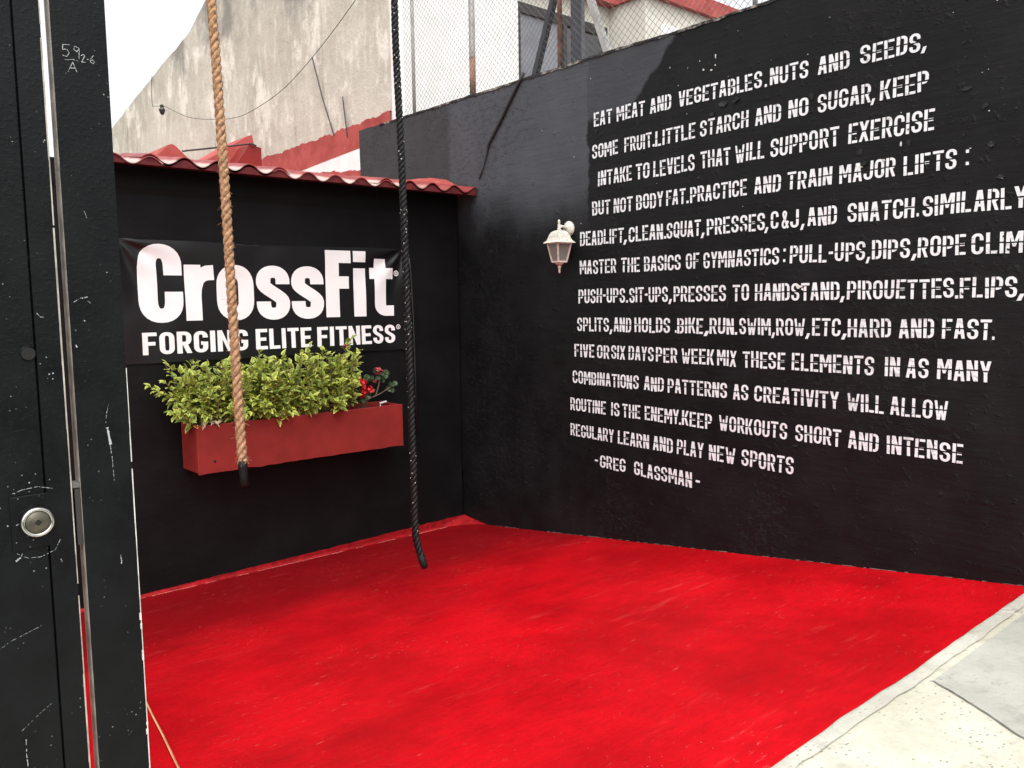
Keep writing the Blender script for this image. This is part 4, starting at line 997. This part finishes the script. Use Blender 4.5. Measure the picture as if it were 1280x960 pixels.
for i in range(300):
    bx = rng.uniform(2.10, 3.30); by = rng.uniform(5.70, 5.88)
    tx = bx + rng.gauss(0, .10) + (-.12 if bx < 2.3 else 0) * rng.random(); tx = min(max(tx, 1.88), 3.38)
    lvl = rng.random() ** .6
    tz = PZT + .03 + (top_at(tx) - PZT - .05) * lvl
    ty = by - rng.uniform(-.02, .22) * (1.15 - lvl * .6)
    sprig((bx, by, PZT - .045), (tx, ty, tz), rng.randint(12, 17), .077)
for (tx, ty, tz) in ((1.775, 5.74, 1.50), (1.80, 5.70, 1.475), (1.86, 5.72, 1.44), (1.90, 5.66, 1.40), (1.93, 5.64, 1.34), (1.98, 5.62, 1.30), (2.08, 5.58, 1.27), (1.90, 5.75, 1.63), (3.34, 5.75, 1.765), (3.30, 5.74, 1.735), (3.39, 5.72, 1.66), (3.40, 5.76, 1.60), (2.98, 5.75, 1.725), (2.60, 5.78, 1.70)):
    sprig((min(max(tx + (.2 if tx < 2.5 else -.1), 2.1), 3.35), 5.80, PZT + .05), (tx, ty, tz), 15, .066, .03)
lb.build('foliage', M['leaf'], sh); sb.build('stems', M['stem'], sh)
fb, gb, pb_, qb = MB(), MB(), MB(), MB()
fl = thing('flowering_plant', 'sparse plant with red flowers at the right end of the planter', 'plant', (3.5, 5.78, PZT - .04))
def round_leaf(b, p, nrm, r):
    nrm = Vector(nrm).normalized(); u = nrm.orthogonal().normalized(); v = nrm.cross(u); k = 9
    c0 = b.vert(p); b.col.append(1.0); ring = []
    for i in range(k):
        a = 2 * pi * i / k; ring.append(b.vert(p + (u * cos(a) + v * sin(a)) * r * rng.uniform(.85, 1.05) + nrm * r * rng.uniform(.1, .3))); b.col.append(0.0)
    for i in range(k): b.face((c0, ring[i], ring[(i+1)%k]))
def blossom(b, c_, r, n_):
    for i in range(n_):
        d = Vector((rng.gauss(0, 1), rng.gauss(0, 1), rng.gauss(0, 1))).normalized()
        round_leaf(b, Vector(c_) + d * r * rng.uniform(.5, 1), d + Vector((rng.uniform(-.4, .4), rng.uniform(-.4, .4), rng.uniform(-.4, .4))), r * rng.uniform(.35, .55))
for pts in ([(3.42, 5.80, PZT - .04), (3.47, 5.78, 1.25), (3.60, 5.77, 1.29), (3.70, 5.77, 1.34)], [(3.56, 5.78, 1.275), (3.585, 5.77, 1.36), (3.60, 5.77, 1.44)], [(3.40, 5.80, PZT - .04), (3.41, 5.76, 1.30), (3.43, 5.74, 1.42)], [(3.44, 5.80, PZT - .04), (3.49, 5.75, 1.28), (3.50, 5.74, 1.345)]):
    gb.tube(pts, [.006, .005, .004, .003][:len(pts)], 6)
for (x, z, y) in ((3.60, 1.45, 5.76), (3.635, 1.435, 5.77), (3.62, 1.405, 5.75), (3.575, 1.43, 5.77), (3.56, 1.47, 5.77), (3.655, 1.46, 5.78), (3.70, 1.35, 5.77), (3.725, 1.37, 5.77), (3.71, 1.31, 5.76), (3.68, 1.325, 5.78), (3.46, 1.41, 5.75), (3.48, 1.44, 5.77), (3.50, 1.40, 5.78), (3.42, 1.30, 5.74), (3.45, 1.27, 5.73), (3.47, 1.30, 5.77), (3.53, 1.31, 5.77), (3.40, 1.25, 5.72), (3.39, 1.35, 5.73), (3.37, 1.55, 5.77), (3.52, 1.42, 5.77)):
    for _ in range(2):
        round_leaf(fb, Vector((x + rng.uniform(-.012, .012), y + rng.uniform(-.02, .02), z + rng.uniform(-.012, .012))), (rng.uniform(-.6, .3), -1 + rng.uniform(-.3, .3), rng.uniform(-.1, .8)), rng.uniform(.016, .024))
for c_, r, n_ in (((3.395, 5.70, 1.40), .030, 26), ((3.405, 5.70, 1.355), .026, 22), ((3.40, 5.71, 1.31), .028, 24), ((3.475, 5.73, 1.335), .026, 24), ((3.50, 5.73, 1.325), .020, 14), ((3.37, 5.71, 1.435), .022, 14)):
    pb_ = MB(); blossom(pb_, c_, r, n_); pb_.build('flower', M['petal'], fl)
for c_, r, n_ in (((3.565, 5.75, 1.475), .030, 20), ((3.60, 5.75, 1.465), .022, 14), ((3.535, 5.75, 1.40), .018, 10), ((3.22, 5.66, 1.70), .018, 10)):
    qb = MB(); blossom(qb, c_, r, n_); qb.build('flower', M['petal_dull'], fl)['label'] = 'dusky pink fading flower head'
gb.build('branches', M['stem'], fl); fb.build('leaves', M['geranium_leaf'], fl); 
b = MB()
for i in range(7): leaf(b, Vector((2.10 + .022 * i, 5.655 + .01 * (i % 3), PZT + .012 + .006 * (i % 2))), Vector((rng.uniform(-1, .6), -.6, rng.uniform(-.5, .3))), Vector((0, -.5, 1)), .06, .028, .6, .8)
b.col = []
tag(b.build('dry_leaf_litter', M['dry']), 'curled dry leaves on the left corner of the planter', 'dry leaves')
b = MB(); b.box((-.035, -.006, -.005), (.035, .006, .005), 0, Matrix.Translation((3.64, 5.80, PZT + .010)) @ Matrix.Rotation(.15, 4, 'Z') @ Matrix.Rotation(-.12, 4, 'Y'))
b.bar((3.61, 5.80, PZT - .04), (3.615, 5.80, PZT + .008), .006, .006)
tag(b.build('plant_tag', M['print']), 'small white plant tag by the right end of the planter', 'tag')

# ------------------------------------------------------------------ climbing ropes
def lay_rope(b, pts, R_, pitch, n=8):
    for st in range(3):
        q = []; s = 0.0
        for i, p in enumerate(pts):
            if i: s += (p - pts[i-1]).length
            d = (pts[min(i+1, len(pts)-1)] - pts[max(i-1, 0)]).normalized(); u = Vector((1, 0, 0)); u = (u - d * u.dot(d)).normalized(); v = d.cross(u)
            a = 2 * pi * (s / pitch + st / 3)
            q.append(p + (u * cos(a) + v * sin(a)) * R_ * .50)
        b.tube(q, R_ * .565, n)
    return b
rp = thing('climbing_rope', 'thick tan manila climbing rope hanging in front of the banner', 'rope', (1.364, 3.258, 1.38))
nat = [(1.418, 3.51, 3.66), (1.410, 3.467, 3.268), (1.407, 3.442, 3.065), (1.402, 3.417, 2.84), (1.393, 3.374, 2.451), (1.379, 3.323, 1.977), (1.369, 3.284, 1.614), (1.364, 3.258, 1.372)]
b = MB(); path = rope_path(nat); lay_rope(b, path, .0195, .105); b.build('strands', M['manila'], rp, smooth=True)
b = MB(); rg = random.Random(3)
for i in range(800):
    p = rg.choice(path); d = Vector((rg.gauss(0, 1), rg.gauss(0, 1), rg.gauss(0, .8))).normalized(); L = rg.uniform(.004, .013) if rg.random() < .94 else .024
    p = p + d * .017; b.tube([p, p + d * L * .6 + Vector((0, 0, -.002)), p + d * L + Vector((0, 0, -.006))], .0007, 3, cap=False)
b.build('rope_fuzz', M['manila'], rp)
b = MB(); b.tube([(1.364, 3.258, 1.385), (1.364, 3.256, 1.36), (1.364, 3.250, 1.32), (1.364, 3.246, 1.286), (1.366, 3.245, 1.280)], [.0195, .0185, .0165, .017, .012], 12); b.build('taped_end', M['tape'], rp, smooth=True)
rp = thing('climbing_rope', 'black climbing rope hanging from above, its taped end curling over the red floor', 'rope', (2.33, 3.41, .69))
blk = [(2.452, 3.70, 3.95), (2.441, 3.672, 3.549), (2.428, 3.651, 3.307), (2.407, 3.595, 2.742), (2.383, 3.547, 2.217), (2.362, 3.502, 1.733), (2.331, 3.449, 1.128), (2.319, 3.428, 0.886), (2.324, 3.410, 0.785), (2.338, 3.385, 0.700)]
b = MB(); path = rope_path(blk); lay_rope(b, path, .0185, .085); b.build('strands', M['nylon'], rp, smooth=True)
b = MB(); b.tube([path[-8], path[-4], path[-1], path[-1] + Vector((.003, -.004, -.018))], [.0195, .0195, .019, .014], 12); b.build('taped_end', M['tape'], rp, smooth=True)
b = MB(); rg = random.Random(8)
for i in range(150):
    p = rg.choice(path[:-20]); a = rg.uniform(0, 6.28); d = Vector((cos(a), sin(a), 0)); q_ = p + d * .0195
    b.poly([q_ + Vector((-d.y, d.x, 0)) * .002 + Vector((0, 0, z)) for z in (0, .005)] + [q_ - Vector((-d.y, d.x, 0)) * .002 + Vector((0, 0, z)) for z in (.005, 0)])
b.build('flecked_paint', M['chip'], rp)

# ------------------------------------------------------------------ wall lantern
LY, LX, LROT = 4.560, XW - .135, radians(38)
lan = thing('wall_lantern', 'old white carriage lantern on the wall left of the lettering', 'lamp', (XW, LY, 2.57)); lan.scale = (.81, .81, .81)
b = MB(); b.lathe([(.070, 0), (.072, .010), (.058, .022), (.045, .034), (.022, .044), (.006, .048)], 20, (XW - wall_d(LY, 2.57) - .001, LY, 2.570), (-1, 0, 0)); b.build('wall_plate', M['lamp_white'], lan, smooth=True)
b = MB(); b.tube([(XW - .045, LY, 2.568), (XW - .075, LY, 2.585), (XW - .105, LY, 2.588), (LX, LY, 2.575), (LX, LY, 2.545)], [.016, .014, .013, .015, .018], 10); b.build('arm', M['lamp_white'], lan, smooth=True)
b = MB(); b.lathe([(.020, 0), (.018, .02), (.011, .03), (.015, .055), (.009, .07), (.013, .085), (.009, .098), (.002, .104)], 12, (LX, LY, 2.545)); b.build('finial', M['lamp_white'], lan, smooth=True)
b = MB(); b.lathe([(.022, .116), (.050, .110), (.078, .096), (.098, .070), (.110, .040), (.126, .016), (.150, .002), (.152, -.005), (.118, -.005)], 4, (LX, LY, 2.436), rot=LROT); b.build('hood', M['lamp_white'], lan)
ZT, ZB, RT, RB = 2.432, 2.258, .112, .068
def hexp(r, z, k): a = LROT + 2 * pi * k / 4; return Vector((LX + r * cos(a), LY + r * sin(a), z))
b = MB()
for k in range(4): b.bar(hexp(RT, ZT, k), hexp(RB, ZB, k), .012, .012)
for k in range(4): b.bar(hexp(RT - .001, ZT - .004, k), hexp(RT - .001, ZT - .004, k + 1), .012, .010, 0, (0, 0, 1)); b.bar(hexp(RB - .001, ZB, k), hexp(RB - .001, ZB, k + 1), .015, .013, 0, (0, 0, 1))
b.build('cage', M['lamp_peach'], lan)
for k in range(4):
    b = MB(); b.poly([hexp(RT - .004, ZT - .008, k), hexp(RT - .004, ZT - .008, k + 1), hexp(RB - .004, ZB + .006, k + 1), hexp(RB - .004, ZB + .006, k)]); b.build('glass_pane', M['lamp_glass'], lan)
b = MB(); b.lathe([(.048, .002), (.044, -.014), (.030, -.028), (.016, -.034), (.013, -.042), (.019, -.050), (.012, -.060), (.009, -.085), (.011, -.096), (.003, -.108)], 12, (LX, LY, ZB)); b.build('bottom_finial', M['lamp_peach'], lan, smooth=True)

# ------------------------------------------------------------------ gate
GY = 1.42; GZ0, GZ1 = pave_z(GY) + .035, 3.05
gate = thing('metal_gate', 'black sheet metal gate leaf with round lock cylinder and small hole', 'gate', (0.1, GY, GZ0))
b = MB(); b.box((-1.0, GY + .003, GZ0), (0.2785, GY + .03, GZ1)); b.build('leaf_panel', M['gate'], gate)
b = MB(); b.box((0.2815, GY, GZ0), (0.3165, GY + .030, GZ1)); b.box((0.2785, GY + .012, GZ0), (0.2815, GY + .03, GZ1)); o = b.build('edge_stile', M['gate'], gate)
b = MB(); rg = random.Random(5)          # bare metal showing along the corner of the stile
z = GZ0
while z < 2.6:
    L = rg.uniform(.03, .16); w_ = rg.uniform(.0006, .0018)
    b.box((0.3165 - w_, GY - .0006, z), (0.3172, GY + .004, min(z + L, 2.6))); z += L + rg.choice((0, 0, .004, .02))
b.build('worn_edge', M['bare_edge'], gate)
lk = MB(); bx, bz = 0.2655, 1.6945
lk.box((bx - .034, GY + .0002, bz - .042), (bx + .032, GY + .0035, bz + .042)); lp = lk.build('lock_plate', M['gate'], gate)
md = lp.modifiers.new('bevel', 'BEVEL'); md.width = .006; md.segments = 3; md.affect = 'EDGES'
b = MB(); b.lathe([(.0232, 0), (.0235, .006), (.0222, .0098), (.0185, .0112), (.0176, .008)], 40, (bx, GY - .001, bz), (0, -1, 0)); b.build('lock_ring', M['steel'], gate, smooth=True)
b = MB(); b.lathe([(.0177, 0), (.0177, .0085), (.0165, .0100), (.0005, .0104)], 40, (bx, GY - .001, bz), (0, -1, 0)); core = b.build('lock_core', M['brass'], gate, smooth=True)
b = MB(); b.box((bx - .0042, GY - .0128, bz - .0019), (bx + .0042, GY - .0113, bz + .0019)); b.box((bx - .0019, GY - .0127, bz - .0042), (bx + .0019, GY - .01125, bz + .0042)); b.build('keyhole', M['void'], core)
b = MB(); hx, hz = 0.2705, 1.9515
b.lathe([(.0098, 0), (.0106, .0012), (.0116, .0002)], 26, (hx, GY + .002, hz), (0, -1, 0)); b.build('hole_rim', M['gate'], gate)
b = MB(); b.lathe([(.0094, 0), (.0094, .0005)], 26, (hx, GY + .0015, hz), (0, -1, 0)); b.build('bolt_hole', M['void'], gate)
def marks(name, strokes, mt, parent, yy, seed=0, brk=.12):
    b = MB(); rg = random.Random(seed)
    for pts, w_ in strokes:
        q = []
        for (xa, za_), (xb_, zb_) in zip(pts, pts[1:]):
            n = max(1, int(hypot(xb_ - xa, zb_ - za_) / .0015))
            for k in range(n): q.append((xa + (xb_ - xa) * k / n + rg.uniform(-.0002, .0002), za_ + (zb_ - za_) * k / n + rg.uniform(-.0002, .0002)))
        q.append(pts[-1])
        for i in range(len(q) - 1):
            if noise.noise(Vector((q[i][0] * 420, q[i][1] * 420, seed))) > brk and w_ < .003: continue
            (xa, za_), (xb_, zb_) = q[i], q[i+1]; l = hypot(xb_ - xa, zb_ - za_) or 1; nx_, nz2 = -(zb_ - za_) / l, (xb_ - xa) / l; h = w_ * .5 * rg.uniform(.35, 1.0); y_ = yy - .00012 * (i % 2)
            b.poly([(xa + nx_ * h, y_, za_ + nz2 * h), (xb_ + nx_ * h, y_, zb_ + nz2 * h), (xb_ - nx_ * h, y_, zb_ - nz2 * h), (xa - nx_ * h, y_, za_ - nz2 * h)])
    return b.build(name, mt, parent)
marks('scratched_paint', [([(0.234, 1.638), (0.239, 1.642), (0.241, 1.6425)], .0035), ([(0.241, 1.643), (0.244, 1.650)], .001), ([(0.19, 1.500), (0.22, 1.517), (0.262, 1.530)], .0007), ([(0.225, 1.372), (0.252, 1.392), (0.268, 1.402)], .0006), ([(0.285, 2.012), (0.290, 2.006), (0.294, 2.006)], .0012), ([(0.236, 1.742), (0.248, 1.746), (0.27, 1.748), (0.29, 1.742)], .0009), ([(0.236, 1.65), (0.250, 1.640), (0.268, 1.638), (0.288, 1.645), (0.296, 1.66)], .0008), ([(0.230, 1.36), (0.229, 1.33), (0.231, 1.29)], .0012)], M['chalk'], gate, GY - .0006, 1)
post = thing('gate_post', 'black square gate post with chalk numbers, at the opening', 'post', (.369, GY, GZ0 - .03))
b = MB(); b.box((0.330, GY, GZ0 - .035), (0.408, GY + .030, 3.2), 0)
b.mi = [0, 0, 0, 0, 0, 1]          # the face inside the gap is bare primer
b.build('square_tube', [M['gate'], M['bare_edge']], post)
b = MB(); rg = random.Random(9); z = GZ0
while z < 1.93:
    L = rg.uniform(.015, .14); w_ = rg.uniform(.0005, .0011)
    b.box((0.408 - w_, GY - .0006, z), (0.4086, GY + .004, min(z + L, 1.93))); z += L + rg.choice((0, 0, .003, .012, .03))
for zc_, L, w_ in ((1.50, .012, .0025), (1.484, .010, .0018), (1.43, .018, .002), (1.30, .010, .0026), (1.316, .006, .0016)):
    b.box((0.408 - w_, GY - .0009, zc_), (0.4088, GY + .005, zc_ + L))
b.build('chipped_corner', M['chip'], post)
# latch strike inside the gap
b = MB(); b.box((0.3215, GY + .004, 1.645), (0.3295, GY + .022, 1.735)); b.build('latch_strike', M['winframe'], post)
b = MB(); b.box((0.3185, GY + .002, 1.737), (0.3295, GY + .018, 1.746)); b.build('latch_tongue', M['steel'], post)
def chalk(ox, oz, s): return lambda pts: [(ox + x * s, oz + z * s) for x, z in pts]
A = chalk(0.3440, 2.398, .0185); D_ = chalk(0.3705, 2.394, .012)
chs = [([(.55, 1), (.05, .95), (.02, .55), (.35, .62), (.5, .35), (.3, .02), (0, .08)], A), ([(1.25, .85), (.95, .98), (.85, .7), (1.1, .55), (1.28, .85), (1.22, .0)], A), ([(.15, -.25), (.75, -.12), (1.15, -.2)], A), ([(.35, -1.15), (.72, -.35), (1.0, -1.1)], A), ([(.45, -.85), (.92, -.8)], A),
       ([(-.1, .75), (.2, 1), (.35, .75), (-.05, .0), (.45, .05)], D_), ([(.6, .42), (.8, .48)], D_), ([(1.45, 1.1), (1.05, .6), (1.0, .2), (1.3, .0), (1.5, .25), (1.25, .5), (1.05, .3)], D_)]
marks('chalk_writing', [(tf(p), .0011) for p, tf in chs], M['chalk'], post, GY - .0006, 2, .42)
marks('scratched_paint', [([(0.374, 1.828), (0.3755, 1.815), (0.3775, 1.800)], .0042), ([(0.3765, 1.80), (0.378, 1.785)], .0012), ([(0.378, 1.865), (0.374, 1.85), (0.372, 1.835)], .0006), ([(0.3785, 1.782), (0.3795, 1.74)], .0008), ([(0.337, 2.028), (0.346, 2.034), (0.356, 2.036)], .001), ([(0.349, 2.034), (0.357, 2.036)], .0022), ([(0.357, 2.030), (0.361, 2.026)], .0008), ([(0.350, 2.000), (0.3515, 1.998)], .002), ([(0.336, 1.962), (0.3375, 1.958)], .003), ([(0.382, 1.618), (0.383, 1.606), (0.3825, 1.60)], .0018), ([(0.360, 2.17), (0.364, 2.155)], .0007)], M['chalk'], post, GY - .0006, 3)
# string lying on the floor beside the post
b = MB(); b.tube([(x, y, floor_z(y) + .009) for x, y in ((1.30, 5.1), (1.16, 4.25), (1.036, 3.535), (.99, 3.25), (.933, 2.923), (.86, 2.4), (.85, 1.9))], .0038, 5)
tag(b.build('floor_string', M['string']), 'thin tan string lying on the red floor by the gate post', 'string')

for o in bpy.data.objects:
    if '_world' in o.keys(): del o['_world']
